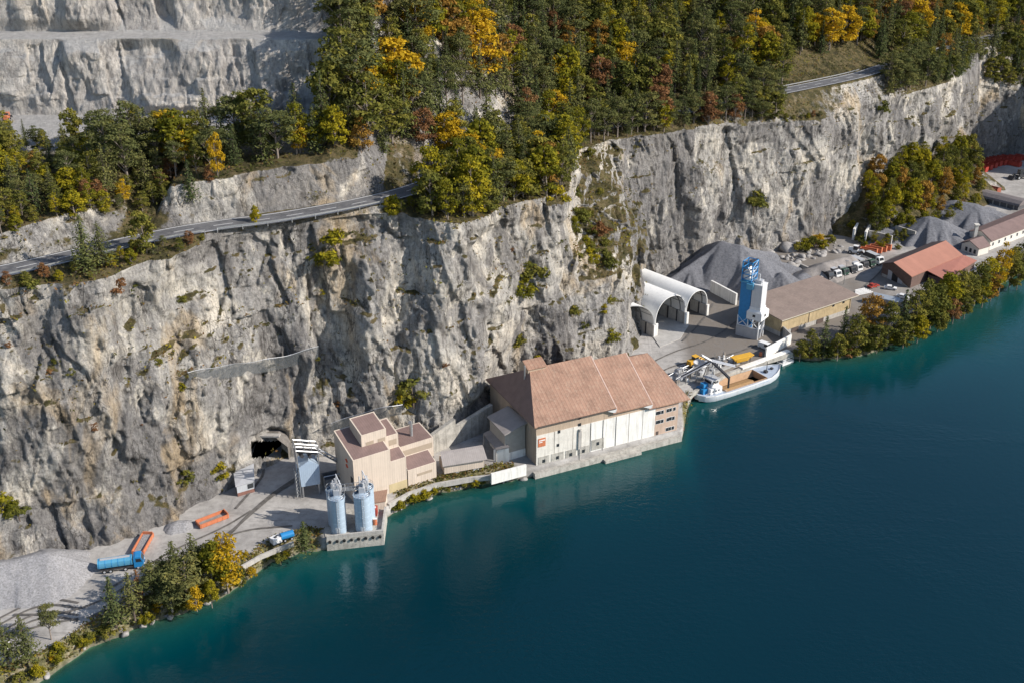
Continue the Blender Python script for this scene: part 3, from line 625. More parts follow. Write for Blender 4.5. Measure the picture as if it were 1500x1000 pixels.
# ================= mixing building =================
G = Fr((-30.2, 227.2, 0), (-18.9, 234.4, 0))
T = G.thing("mixing_building", "tall cream building of stacked blocks with brown roofs behind silver silos", "building")
def block(u0, u1, v0, v1, zb_, zf, sl, roof=ROOFD, trim=0.35, mat=BEIGE, nm="wall"):
    zb2 = zf + sl * (v1 - v0)
    w = MB().px([(v0, zb_), (v0, zf), (v1, zb2), (v1, zb_)], u0, u1).build(nm, mat, T)
    t = trim; zz_ = lambda v: zf + sl * (v - v0) + 0.05
    MB().slab([(u0 + t, v0 + .15, zz_(v0 + .15)), (u1 - t, v0 + .15, zz_(v0 + .15)), (u1 - t, v1 - t, zz_(v1 - t)), (u0 + t, v1 - t, zz_(v1 - t))], 0.12).build("roof", roof, T)
    return w
block(-8.9, 0.9, 0, 10.5, 2.5, 15.2, 0.30)
block(-5.0, 1.6, 3.1, 9.6, 10.0, 19.3, 0.26)
block(1.603, 5.0, 3.6, 9.4, 10.0, 16.7, 0.28)
block(0.903, 5.1, 0.02, 3.6, 2.5, 11.7, 0.40, trim=0.2)
block(5.45, 13.4, 0.1, 4.2, 2.5, 7.6, 0.40, trim=0.2)
block(5.46, 15.0, 4.2, 11.5, 2.5, 12.2, 0.12)
MB().box(5.1, 5.45, 0.3, 4, 2.5, 8).build("joint", BLACKS, T)
for (x0, x1, y0, y1, v) in ((400, 480, 330, 380, 3.1), (525, 600, 295, 345, 3.1), (640, 720, 310, 360, 3.6)):
    a_ = G.at(480 + x0 / 7.143, 600 + y1 / 7.143, v); b_ = G.at(480 + x1 / 7.143, 600 + y0 / 7.143, v); zc = (a_[2] + b_[2]) / 2
    MB().box(a_[0], b_[0], v - .05, v + .02, zc - .75, zc + .75).build("louvre_panel", M("louvre", (0.36, 0.29, 0.22), 0.7, 0.08), T)
a_ = G.at(480 + 820 / 7.143, 600 + 425 / 7.143, 4.2); MB().box(5.8, 14.6, 4.14, 4.22, 9.4, 10.9).build("louvre_panel", M("louvre", (0.36, 0.29, 0.22)), T)
MB().box(8.0, 12.2, 0.04, 0.12, 5.2, 5.9).build("louvre_panel", M("louvre", (0.36, 0.29, 0.22)), T)
MB().box(0.2, 5.1, -0.04, 0.03, 2.5, 5.4).build("base_band", M("yellowed_cladding", (0.50, 0.41, 0.24), 0.7, 0.1, 0.5, ribs=0.4), T)
mm = MB()
cs = G.side(480 + 200 / 7.143, 600 + 555 / 7.143, -8.9)
for dz in (-0.75, 0.75): mm.prism([(-8.96, cs[1] - .8, cs[2] + dz - .1), (-8.96, cs[1] - .1, cs[2] + dz + .6), (-8.96, cs[1] + .8, cs[2] + dz + .1), (-8.96, cs[1] + .1, cs[2] + dz - .6)], (0.05, 0, 0))
mm.build("sign", M("red_orange_sign", (0.60, 0.09, 0.03), 0.5, 0.05), T)
MB().box(-8.97, -8.88, cs[1] - 3.2, cs[1] - 1.9, cs[2] - 4.3, cs[2] - 2.6).build("hatch", BLACKS, T)
MB().tube((10.4, 7.2, 12.4), (10.4, 7.2, 16.3), 0.42, 14).tube((10.4, 7.2, 16.3), (10.0, 7.0, 16.6), 0.46, 14).build("chimney", GALV, T)
ax = [G.g(543.5, 720, 6.0), G.g(567.5, 716, 6.0), G.g(565, 733, 5.2), G.g(545, 736, 5.2)]
MB().slab(ax, .2).build("annex_roof", M("annex_roof_sheet", (0.28, 0.17, 0.12), 0.7, 0.1, ribs=.4), T)
ca = np.mean(np.array(ax), 0)[:2]; MB().pz([tuple(np.array(a)[:2] * .92 + ca * .08) for a in ax], 2.5, 5.0).build("annex_wall", BEIGE, T)

# low grey-roofed shed beside it
S = Fr(P(648, 690, 3), P(712, 679, 3))
T = S.thing("long_shed", "low shed with pale grey-brown roof between the cream building and the hall", "shed")
e0, e1, t0, t1 = S.g(648.5, 682.5, 6.2), S.g(714, 672, 6.2), S.g(645, 661, 8.6), S.g(706.5, 651, 8.6)
mid_ = [tuple(np.array(e0) * .25 + np.array(t0) * .75 + (0, 0, .28)), tuple(np.array(e1) * .25 + np.array(t1) * .75 + (0, 0, .28))]
MB().slab([e0, e1, mid_[1], mid_[0]], .18).slab([mid_[0], mid_[1], t1, t0], .18).build("roof", ROOFG, T)
MB().box(e0[0] + .5, e1[0] - .7, e0[1] + .5, e0[1] + 5.5, 3.6, 6.15).build("wall", BEIGE, T)
MB().box(e0[0] + 1.2, e1[0] - 1.0, e0[1] + .9, e0[1] + 5.0, 2.5, 3.6).build("gallery_shade", DARK, T)  # solid block, its near-black colour painting the shade of the opening
for k in range(4): MB().box(e0[0] + 3 + 2.6 * k, e0[0] + 4.6 + 2.6 * k, e0[1] + .82, e0[1] + .9, 2.7, 3.5).build("gallery_box", WHITE if k in (0, 2) else M("moss_green_paint", (0.10, 0.12, 0.05), 0.8), T)
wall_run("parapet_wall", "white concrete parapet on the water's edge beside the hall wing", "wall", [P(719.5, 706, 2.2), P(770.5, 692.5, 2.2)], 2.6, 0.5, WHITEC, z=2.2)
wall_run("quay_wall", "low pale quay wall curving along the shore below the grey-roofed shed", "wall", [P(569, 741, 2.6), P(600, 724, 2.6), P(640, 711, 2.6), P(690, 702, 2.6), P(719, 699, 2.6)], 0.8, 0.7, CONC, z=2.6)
m = MB()
T = thing("rock_retaining_wall", "shaded rough concrete retaining wall behind the grey-roofed shed", "wall", P(640, 655, 3))
q0, q1, q2 = P(626, 668, 3), P(668, 650, 3), P(722, 628, 3)
for a_, b_ in ((q0, q1), (q1, q2)):
    d_ = (b_ - a_); n_ = np.array((-d_[1], d_[0], 0)); n_ /= np.linalg.norm(n_)
    MB().prism([a_ - (0, 0, 1), b_ - (0, 0, 1), b_ + (0, 0, 7.5), a_ + (0, 0, 5.0)], n_ * 1.2).build("wall_section", ROUGHC, T, world=True)

# inclined conveyor above that wall
T = thing("belt_conveyor", "dark inclined belt conveyor climbing along the rock to the hall", "conveyor", P(630, 660, 3))
a_, b_ = H.w(-16, 22, 8.2), H.w(-1, 26, 15.0)
a_ = PY(627, 629, 262); b_ = PY(709, 589, 277)
dv = (b_ - a_) / np.linalg.norm(b_ - a_); nn = np.array((-dv[1], dv[0], 0)); nn /= np.linalg.norm(nn)
MB().prism([a_ - nn * .9, a_ + nn * .9, b_ + nn * .9, b_ - nn * .9], (0, 0, .35)).build("belt", BLACKS, T, world=True)
m = MB()
for sgn in (-1, 1): m.bar(a_ + nn * sgn * 1.1 + (0, 0, .4), b_ + nn * sgn * 1.1 + (0, 0, .4), .28)
m.build("side_rail", CONC, T, world=True)
m = MB()
for t in (0.15, 0.45, 0.75): c_ = a_ * (1 - t) + b_ * t; MB().bar(c_ - (0, 0, c_[2] - 3), c_, .3).build("trestle", GALV, T, world=True)
MB().box(b_[0] - 0.8, b_[0] + 0.8, b_[1] - .8, b_[1] + .8, b_[2] - .5, b_[2] + 2.0).build("drive_house", LGREY, T, world=True)
MB().prism([b_ + (0, .6, -.4), b_ + (0, -.6, -.4), b_ + (9, 2.4, 0.2), b_ + (9, 3.6, .2)], (0, 0, 0.5)).build("transfer_gantry", CONC, T, world=True)

# ================= silos =================
def silo(px, py, top, r, label):
    b = P(px, py, 3); T = thing("silo", label, "silo", (b[0], b[1], 3), 0, "aluminium silos on the pier"); h = top
    MB().lathe((0, 0, 0), [(r, 0.0), (r, h), (r + .12, h), (r + .12, h + .14), (r - .1, h + .14)], 40).build("body", ALUS, T, smooth=True)
    MB().lathe((0, 0, h - 0.25), [(r - .1, 0.0), (0.5, .5), (0.01, .5)], 32).build("roof", ALUS, T, smooth=True)
    m = MB()
    for k in range(14):
        a = 2 * math.pi * k / 14; m.bar((r * math.cos(a), r * math.sin(a), h), (r * math.cos(a), r * math.sin(a), h + 1.1), .05)
        b2 = 2 * math.pi * (k + 1) / 14
        for z in (.55, 1.1): m.bar((r * math.cos(a), r * math.sin(a), h + z), (r * math.cos(b2), r * math.sin(b2), h + z), .05)
    m.build("railing", GALV, T)
    MB().box(-.7, .7, .2, 1.4, h, h + 1.6).tube((0.3, .8, h + 1.6), (0.3, .8, h + 2.6), .3).build("filter_unit", LGREY, T)
    m = MB(); a0 = -math.pi / 2 + .2
    for s_ in (-.25, .25): m.bar((r * math.cos(a0) + s_, r * math.sin(a0) - .2, 0.2), (r * math.cos(a0) + s_, r * math.sin(a0) - .2, h + 1), .05)
    for k in range(int(h / .6)): m.bar((r * math.cos(a0) - .25, r * math.sin(a0) - .2, .4 + k * .6), (r * math.cos(a0) + .25, r * math.sin(a0) - .2, .4 + k * .6), .04)
    m.build("ladder", GALV, T)
    MB().box(-.45, .45, -r - .06, -r + .3, 0, 2.0).build("door", WHITE, T)
    m = MB()
    for z in np.arange(1.5, h, 1.5): m.lathe((0, 0, z), [(r - .02, 0), (r + .03, .04), (r - .02, .08)], 32)
    m.build("hoop", ALUS, T); return T
silo(497, 777, 9.2, 1.85, "silver silo standing nearest the yard, front of the pair by the hopper")
silo(533.5, 775, 9.6, 1.95, "silver silo at the pier corner beside the brown lean-to")
silo(493, 766, 9.2, 1.85, "silver silo mostly hidden behind the one nearest the hopper")
silo(538, 764, 9.6, 1.95, "silver silo against the cream wall behind the pier corner silo")
T = thing("silo_walkway", "grey steel walkway and pipework bridging the silo tops", "walkway", P(497, 777, 3))
w0 = P(497, 777, 3) + (0, 1.2, 10.2); w1 = P(535, 775, 3) + (0, 1.6, 10.6)
m = MB(); m.prism([w0 + (-.5, -.7, 0), w0 + (-.5, .7, 0), w1 + (.5, .7, 0), w1 + (.5, -.7, 0)], (0, 0, .15)); m.build("deck", GALV, T, world=True)
m = MB()
for s_ in (-.7, .7):
    m.bar(w0 + (0, s_, 1.1), w1 + (0, s_, 1.1), .07)
    for t in np.linspace(0, 1, 8): c_ = w0 * (1 - t) + w1 * t; m.bar(c_ + (0, s_, 0), c_ + (0, s_, 1.1), .06)
m.build("handrail", GALV, T, world=True)
for c_ in (w0, w1):
    m = MB()
    for dx, dy, hh in ((-.8, -.5, 3.2), (.6, .4, 2.6), (-.2, .8, 4.0), (.9, -.6, 2.2)): m.tube(c_ + (dx, dy, -.5), c_ + (dx, dy, hh), .13, 8)
    m.tube(c_ + (-.2, .8, 4.0), c_ + (.9, -.6, 2.2), .12, 8); m.tube(c_ + (-.9, -.3, 1.6), c_ + (1, .3, 1.9), .12)
    m.box(c_[0] - .6, c_[0] + .6, c_[1] - .6, c_[1] + .6, c_[2] + .1, c_[2] + 1.5)
    m.build("filling_pipe", LGREY, T, world=True)
# pier block
T = thing("concrete_pier", "square concrete pier corner carrying the silver silos above the lake", "pier", P(478, 790, 2))
pc = [P(478, 790, 3.1), P(562, 781, 3.1), P(566.5, 746, 3.1), P(500, 744, 3.1), P(474, 775, 3.1)]
MB().pz([q[:2] for q in pc], -3, 3.13).build("block", ROUGHC, T, world=True)
c0_, c1_ = pc[0], pc[1]
m = MB(); m.prism([c0_ + (0.1, .05, 0), c1_ + (-.1, .05, 0), c1_ + (-.1, .55, 0), c0_ + (.1, .55, 0)], (0, 0, .9)); m.prism([c1_ + (-.55, .56, 0), c1_ + (-.05, .56, 0), pc[2] + (-.05, 0, 0), pc[2] + (-.55, 0, 0)], (0, 0, .9)); m.build("parapet", CONC, T, world=True)
m = MB()
for k in range(8):
    c_ = c0_ * (1 - (k + .5) / 8) + c1_ * (k + .5) / 8; MB().tube(c_ + (0, -.02, -.6), c_ + (0, -.4, -.6), .35, 10).build("tyre_fender", RUBBER, T, world=True)
for k, (cx, col_) in enumerate(((548, REDP), (549.5, ORANGE))):
    b = P(cx, 752 + 15 * k, 3.15); T = thing("fuel_drum" if k else "red_container", ("orange drum" if k else "dark red steel container") + " standing beside the pier corner silo", "drum" if k else "container", b)
    if k: MB().lathe((0, 0, 0), [(.01, 0), (.5, 0), (.5, 1.5), (.01, 1.5)], 16).build("body", col_, T)
    else: MB().box(-.8, .8, -1.0, 1.0, 0, 1.8).build("body", col_, T)
    MB().box(-.5, .5, -.3, .3, 1.5 if k else 1.8, 1.6 if k else 1.95).build("lid", WHITE, T)

# ================= loading hopper =================
Q = Fr(P(444.8, 728.6, 3), P(469.4, 723.2, 3))
T = Q.thing("loading_hopper", "silvery blue truck loading hopper on steel legs in front of the tunnel", "hopper")
MB().py([(-.25, 6.2), (4.3, 5.9), (4.5, 11.4), (2.0, 13.0), (-.45, 11.7)], 0, 4.6).build("bin", ALU, T)
for u in (0, 4.1):
    for v in (.2, 4.2): MB().bar((u, v, 2.9), (u, v, 6.2), .35).build("leg", GALV, T)
m = MB()
for v in (0.1, 2.2): m.bar((-.6, v, 11.6), (-1.0, v, 18.6), .26).bar((4.4, v, 11.3), (4.6, v, 16.8), .22).bar((-1.0, v, 18.4), (4.6, v, 16.6), .26).bar((-.9, v, 16.4), (4.5, v, 14.8), .26)
for u, z in ((-1, 18.4), (1.2, 17.7), (3, 17.2), (4.6, 16.6)): m.bar((u, .1, z), (u, 2.2, z), .16).bar((u, .1, z - 1.9), (u, .1, z), .14)
m.build("head_frame", GALV, T)
MB().prism([(-.6, .4, 15.6), (4.4, .4, 14.0), (4.4, 2.0, 14.0), (-.6, 2.0, 15.6)], (0, 0, .5)).tube((.6, .3, 14.4), (.6, 2.1, 14.4), .5, 12).tube((2.6, .3, 13.8), (2.6, 2.1, 13.8), .45, 12).build("belt_drive", BLACKS, T)
m = MB()
for s_ in (-1.5, -.6):
    m.bar((s_, 0, 3), (s_, 0, 11), .1).bar((s_, 1.2, 3), (s_, 1.2, 11), .1)
for k in range(7): m.bar((-1.5, 0, 3.6 + k), (-.6, 1.2, 4.4 + k), .12).bar((-1.5, 1.2, 4 + k), (-.6, 0, 4 + k), .08)
m.build("stair_tower", M("dull_steel", (.27, .28, .29), .6, .15), T)
T = thing("inclined_conveyor", "grey lattice conveyor sloping from the hopper head down to the cream building", "conveyor", P(490, 700, 3))
a_ = Q.w(4.3, 1.2, 14.6); b_ = Q.w(14.5, 4.5, 4.2); dv = b_ - a_; dv /= np.linalg.norm(dv); nn = np.array((-dv[1], dv[0], 0)); nn /= np.linalg.norm(nn)
MB().prism([a_ - nn * .6, a_ + nn * .6, b_ + nn * .6, b_ - nn * .6], (0, 0, .25)).build("belt", BLACKS, T, world=True)
m = MB()
for s_ in (-.8, .8):
    m.bar(a_ + nn * s_, b_ + nn * s_, .16).bar(a_ + nn * s_ + (0, 0, 1), b_ + nn * s_ + (0, 0, 1), .16)
    for t in np.linspace(0, 1, 9)[:-1]: m.bar(a_ * (1 - t) + b_ * t + nn * s_, a_ * (.875 - t) + b_ * (t + .125) + nn * s_ + (0, 0, 1), .09)
m.build("truss", LGREY, T, world=True)
m = MB(); c_ = a_ * .35 + b_ * .65
for s_ in (-.8, .8): m.bar(c_ + nn * s_, c_ + nn * s_ * 2 - (0, 0, c_[2] - 3), .22)
m.build("trestle", GALV, T, world=True)
T = Q.thing("aggregate_bunker", "low dark open steel bunker between hopper and cream building", "bunker")
MB().box(5.6, 10.5, .8, 1.1, 3, 6).box(5.6, 10.5, 4.4, 4.7, 3, 6).box(5.6, 5.9, 1.1, 4.4, 3, 6).box(10.2, 10.5, 1.1, 4.4, 3, 6).build("side_plate", M("bunker_steel", (0.16, 0.16, 0.165), .7, .15), T)
MB().box(5.9, 10.2, 1.1, 4.4, 3, 4.6).build("gravel_fill", GREYG, T)
m = MB()
for u in (5.5, 10.6): m.bar((u, .7, 3), (u, .7, 7.2), .2)
m.bar((5.5, .7, 7.2), (10.6, .7, 7.2), .2); m.build("support_frame", GALV, T)
# hut at the tunnel
hr = [P(342, 691.5, 6.6), P(371.5, 678, 7.3), P(373, 703, 6.4), P(345, 712, 6.2)]
T = thing("site_hut", "small pale grey metal hut leaning on the rock beside the tunnel", "hut", (*np.mean(hr, 0)[:2], 3))
MB().slab(hr, .18).build("roof", LGREY, T, world=True)
c_ = np.mean(hr, 0); hb = [q * .9 + c_ * .1 for q in hr]
m = MB(); m.add([(*q[:2], 4.0) for q in hb] + [(*q[:2], q[2] - .2) for q in hb], [(0, 1, 2, 3), (4, 5, 6, 7)] + [(i, (i + 1) % 4, 4 + (i + 1) % 4, 4 + i) for i in range(4)]); m.build("wall", M("hut_sheet", (0.45, 0.47, 0.49), .6, .06, ribs=.4), T, world=True)
MB().pz([q[:2] * 1.0 for q in [q * .89 + c_ * .11 for q in hr]], 2.7, 4.0).build("plinth", BRICK, T, world=True)
wv = hb[2] - hb[3]
f = MB().prism([np.array((*(hb[3] + wv * .62)[:2], 4.4)) + (0, -.06, 0), np.array((*(hb[3] + wv * .95)[:2], 4.4)) + (0, -.06, 0), np.array((*(hb[3] + wv * .95)[:2], 5.7)) + (0, -.06, 0), np.array((*(hb[3] + wv * .62)[:2], 5.7)) + (0, -.06, 0)], (0, .1, 0)).build("window", GLASS, T, world=True)

# ================= tunnel =================
tp = P(392, 668, 3)
T = thing("tunnel_portal", "dark tunnel mouth cut into the pale rock behind the hopper", "tunnel", tp)
tdir = np.array((0.10, 0.99, 0)); tsd = np.array((0.99, -0.10, 0))
def tunnel_poly(s0, w=6.0, h=6.3): return [tp + tdir * s0 + tsd * x + (0, 0, z) for x, z in ((-w, -.3), (-w, h * .55), (-w * .82, h), (w * .5, h * 1.02), (w, h * .6), (w, -.3))]
a_, b_ = tunnel_poly(-1.0), tunnel_poly(22); m = MB(); n = len(a_)
m.add(a_ + b_, [(i, i + 1, n + i + 1, n + i) for i in range(n - 1)] + [tuple(range(n, 2 * n))]); m.build("bore", M("tunnel_rock", (0.17, 0.155, 0.14), .9, .25, bmp=.6), T, world=True)
m = MB(); m.prism([tp + tsd * -6.9 + tdir * -1.2 + (0, 0, 6.1), tp + tsd * 4.0 + tdir * -1.2 + (0, 0, 6.5), tp + tsd * 4.0 + tdir * .3 + (0, 0, 6.5), tp + tsd * -6.9 + tdir * .3 + (0, 0, 6.1)], (0, 0, .45)); m.build("lintel", CONC, T, world=True)
# ================= arched halls =================
A3 = Fr((45.5, 319.3, 0), (65.15, 335.9, 0))
def arch_hall(u0, u1, zs, zp, vf, label, ln=27.0, left_wall=True):
    T = A3.thing("arched_hall", label, "storage hall", "white vaulted storage halls"); n = 26
    uc, w = (u0 + u1) / 2, (u1 - u0) / 2
    def arc(s, v0, v1, th=0.0):
        V = []
        for k in range(n + 1):
            a = math.pi * k / n; u = uc - (w + th) * math.cos(a) * (abs(math.cos(a)) ** -0.12 if abs(math.cos(a)) > 1e-6 else 1); z = zs + (zp - zs + th) * max(0.0, math.sin(a)) ** 0.9
            u = max(u0 - th, min(u1 + th, u)); f = (u - u0) / (u1 - u0); V.append((u, v0 + vf * (1 - f) if v0 < 5 else v1, z))
        return V
    a_, b_ = arc(0, 0, 0), arc(0, 6, 0); b_ = [(u, ln, z) for u, _, z in b_]
    ao, bo_ = arc(0, 0, 0, .22), [(u, ln, z) for u, _, z in arc(0, 0, 0, .22)]
    m = MB(); N_ = n + 1
    m.add(a_ + b_ + ao + bo_, [(i, i + 1, N_ + i + 1, N_ + i) for i in range(n)] + [(2 * N_ + i, 2 * N_ + i + 1, 3 * N_ + i + 1, 3 * N_ + i) for i in range(n)] + [(i, i + 1, 2 * N_ + i + 1, 2 * N_ + i) for i in range(n)] + [(N_ + i, N_ + i + 1, 3 * N_ + i + 1, 3 * N_ + i) for i in range(n)] + [(0, N_, 3 * N_, 2 * N_), (n, N_ + n, 3 * N_ + n, 2 * N_ + n)])
    m.build("vault_roof", MEMB, T, smooth=True)
    for (uu, vv) in ((u0, vf), (u1, 0)):
        if uu == u0 and not left_wall: continue
        MB().box(uu - .38, uu + .38, vv - .2, ln, 2.5, zs - .01).build("side_wall", CONC, T)
        MB().box(uu - .5, uu + .5, vv - .7, vv - .21, 2.5, zs + .05).build("end_post", WHITEC, T)
    m = MB(); m.add([(u, ln - .1, z) for u, _, z in a_] + [(u0, ln - .1, 2.5), (u1, ln - .1, 2.5)], [tuple(range(n + 1)) + (n + 2, n + 1)]); m.build("rear_wall", CONC, T)
    for v in np.arange(2.0 + max(0, vf * .4), ln - 2, 4.0):
        m = MB(); q = arc(0, 0, 0, -.18); q = [(u, v + (vf * (1 - (u - u0) / (u1 - u0)) if v < 8 else 0), z) for u, _, z in q]
        for i in range(n): m.bar(q[i], q[i + 1], .2)
        m.build("arch_rib", BLACKS, T)
    m = MB()
    for k in (4, 7, 10, 13, 16, 19, 22): u, v, z = arc(0, 0, 0, -.12)[k]; m.bar((u, v + .3, z), (u, ln, z), .1)
    m.build("purlin", BLACKS, T)
    m = MB()
    for v in np.arange(3, ln, 4.0): m.box(u1 - .6, u1 - .36, v - .2, v + .2, 2.5, zs)
    m.build("buttress_strip", BLACKS, T); return T
arch_hall(-8.5, -0.1, 7.0, 13.2, 8.0, "white vaulted hall pressed against the cliff, its mouth darkest and cut at a slant")
arch_hall(0.7, 14.7, 7.2, 14.6, 0.0, "middle and widest of the white vaulted halls at the foot of the cliff")
arch_hall(15.5, 25.6, 7.0, 13.0, 0.0, "white vaulted hall beside the big grey gravel heap", )
m = MB(); T = thing("concrete_apron", "pale concrete slab on the ground before the widest vaulted hall", "slab", A3.w(0, 0, 3))
pp_ = [A3.w(0.2, 6, 3.17), A3.w(15, 6, 3.17), A3.w(15.5, -1.5, 3.17), A3.w(5, -7, 3.17), A3.w(-4.5, -7, 3.17), A3.w(-1, -1, 3.17)]
MB().prism(pp_, (0, 0, -.6)).build("slab", M("apron_concrete", (0.40, 0.385, 0.36), .9, .14, .4), T, world=True)

# ================= concrete plant tower =================
K = Fr((72.3, 320.6, 0), (77.8, 316.5, 0))
T = K.thing("batching_tower", "tall bright blue and white concrete batching tower on the quay yard", "tower")
MB().box(.1, 3.8, 0, 4.4, 8.2, 21.5).build("elevator_casing", BLUE, T)
m = MB()
for u in (.1, 3.4):
    for v in (.1, 4.2): m.bar((u, v, 21.5), (u, v, 28.2), .3)
for z in (22, 24, 26, 28.1):
    m.bar((.1, .1, z), (3.4, .1, z), .22).bar((.1, 4.2, z), (3.4, 4.2, z), .22).bar((.1, .1, z), (.1, 4.2, z), .22).bar((3.4, .1, z), (3.4, 4.2, z), .22)
for z in (22, 24, 26): m.bar((.1, .1, z), (3.4, .1, z + 2), .16).bar((3.4, .1, z), (3.4, 4.2, z + 2), .16)
m.build("head_frame", BLUE, T)
MB().box(.5, 2.6, .6, 2.8, 22, 24.6).py([(.4, 24.6), (3, 24.6), (1.7, 26.0)], .5, 3.0).build("drive_house", WHITE, T)
MB().box(-.2, 4.4, -.3, 4.8, 21.4, 21.7).build("platform", LBLUE, T)
MB().box(2.4, 4.6, -.9, .3, 19.6, 21.4).build("discharge_chute", LBLUE, T)
MB().box(.2, 3.6, .2, 4.2, 3.0, 8.2).build("elevator_base", M("deep_blue_paint", (.015, .13, .33), .5), T)
MB().box(4.0, 7.4, 0, 3.8, 13.6, 21.2).build("silo_casing", M("pale_panel", (0.60, 0.60, 0.61), .5, .05, .6, ribs=1.6), T)
MB().box(3.86, 7.55, -.14, 3.95, 13.0, 13.7).box(3.85, 7.5, -.1, 3.9, 21.2, 21.5).build("casing_band", WHITE, T)
m = MB(); m.add([(4, 0, 13.2), (7.4, 0, 13.2), (7.4, 3.8, 13.2), (4, 3.8, 13.2), (3.3, -.8, 12.3), (8.4, -.8, 12.3), (8.4, 4.8, 12.3), (3.3, 4.8, 12.3)], [(0, 1, 5, 4), (1, 2, 6, 5), (2, 3, 7, 6), (3, 0, 4, 7)]); m.box(3.3, 8.4, -.8, 4.8, 9.8, 12.3); m.build("mixer_cabin", WHITE, T)
for u in (5.4,): MB().box(u, u + .9, -.86, -.78, 10.8, 11.6).build("window", GLASS, T)
MB().box(8.38, 8.46, 1.4, 2.4, 10.8, 11.6).build("window", GLASS, T)
m = MB()
for u in (.1, 3.6, 7.4):
    for v in (.1, 4.0): m.bar((u, v, 3), (u, v, 9.9), .34)
for (u, v), (u2, v2) in (((.1, .1), (3.6, .1)), ((3.6, .1), (7.4, .1)), ((7.4, .1), (7.4, 4))):
    m.bar((u, v, 6.6), (u2, v2, 9.8), .22).bar((u2, v2, 6.6), (u, v, 9.8), .22).bar((u, v, 6.6), (u2, v2, 6.6), .25)
m.build("leg_frame", WHITE, T)
MB().box(-.1, 7.2, -.25, -.05, 2.6, 6.5).build("base_panel", M("grey_panel", (0.42, 0.42, 0.43), .6, .08, ribs=1.1), T)
MB().box(4.2, 6.5, 1, 3, 21.5, 22.6).tube((5.2, 2, 22.6), (5.2, 2, 24.4), .35).bar((4.2, .2, 21.4), (4.2, .2, 24), .1).bar((7.2, .2, 21.4), (7.2, .2, 23), .1).bar((4.2, .2, 22.6), (7.2, .2, 22.6), .08).build("filter_unit", LGREY, T)
MB().tube((8.0, 2, 9.8), (7.0, 2, 3), .5, 10).build("discharge_pipe", LGREY, T)

# ================= brown-roofed wooden hall =================
B = Fr((88.0, 320.1, 0), (112.7, 337.2, 0))
T = B.thing("timber_warehouse", "long low warehouse with flat brown roof and yellowish plank wall", "building")
MB().box(-2.3, 31.5, .05, 15.5, 4.6, 9.1).build("wall", WOODC, T)
MB().box(-2.25, 31.4, .1, 15.4, 2.5, 4.6).build("base_wall", CONC, T)
MB().slab([(-3.3, -1.0, 9.25), (33.8, -1.0, 9.25), (33.8, 16.6, 10.7), (-3.3, 16.6, 10.7)], .28).build("roof", M("dusty_brown_roof", (0.25, 0.19, 0.158), .75, .14, .3, ribs=1.0, dirt=(.31, .25, .21)), T)
MB().box(-3.35, 33.85, -1.06, -1.003, 8.9, 9.22).build("eave_board", M("pale_trim", (0.5, 0.45, 0.36), .7), T)
for u in (10.8, 31.0, -2.2): MB().box(u - .09, u + .09, -.06, .05, 4.6, 8.95).build("corner_board", DKWOOD, T)
for u in (22, 27): MB().box(u, u + 1, -.04, .06, 7.4, 8.3).build("window", GLASS, T)
for u in (3, 15): MB().box(u, u + 3.2, -.08, .06, 2.6, 4.55).build("gate", DKWOOD, T)
# concrete pen with van
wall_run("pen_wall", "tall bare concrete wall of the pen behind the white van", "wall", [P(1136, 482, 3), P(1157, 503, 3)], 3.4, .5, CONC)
wall_run("pen_wall", "sunlit white-grey concrete wall running from the pen corner along the quay", "wall", [P(1157.5, 503.5, 3), P(1121, 523, 3)], 3.2, .5, WHITEC)

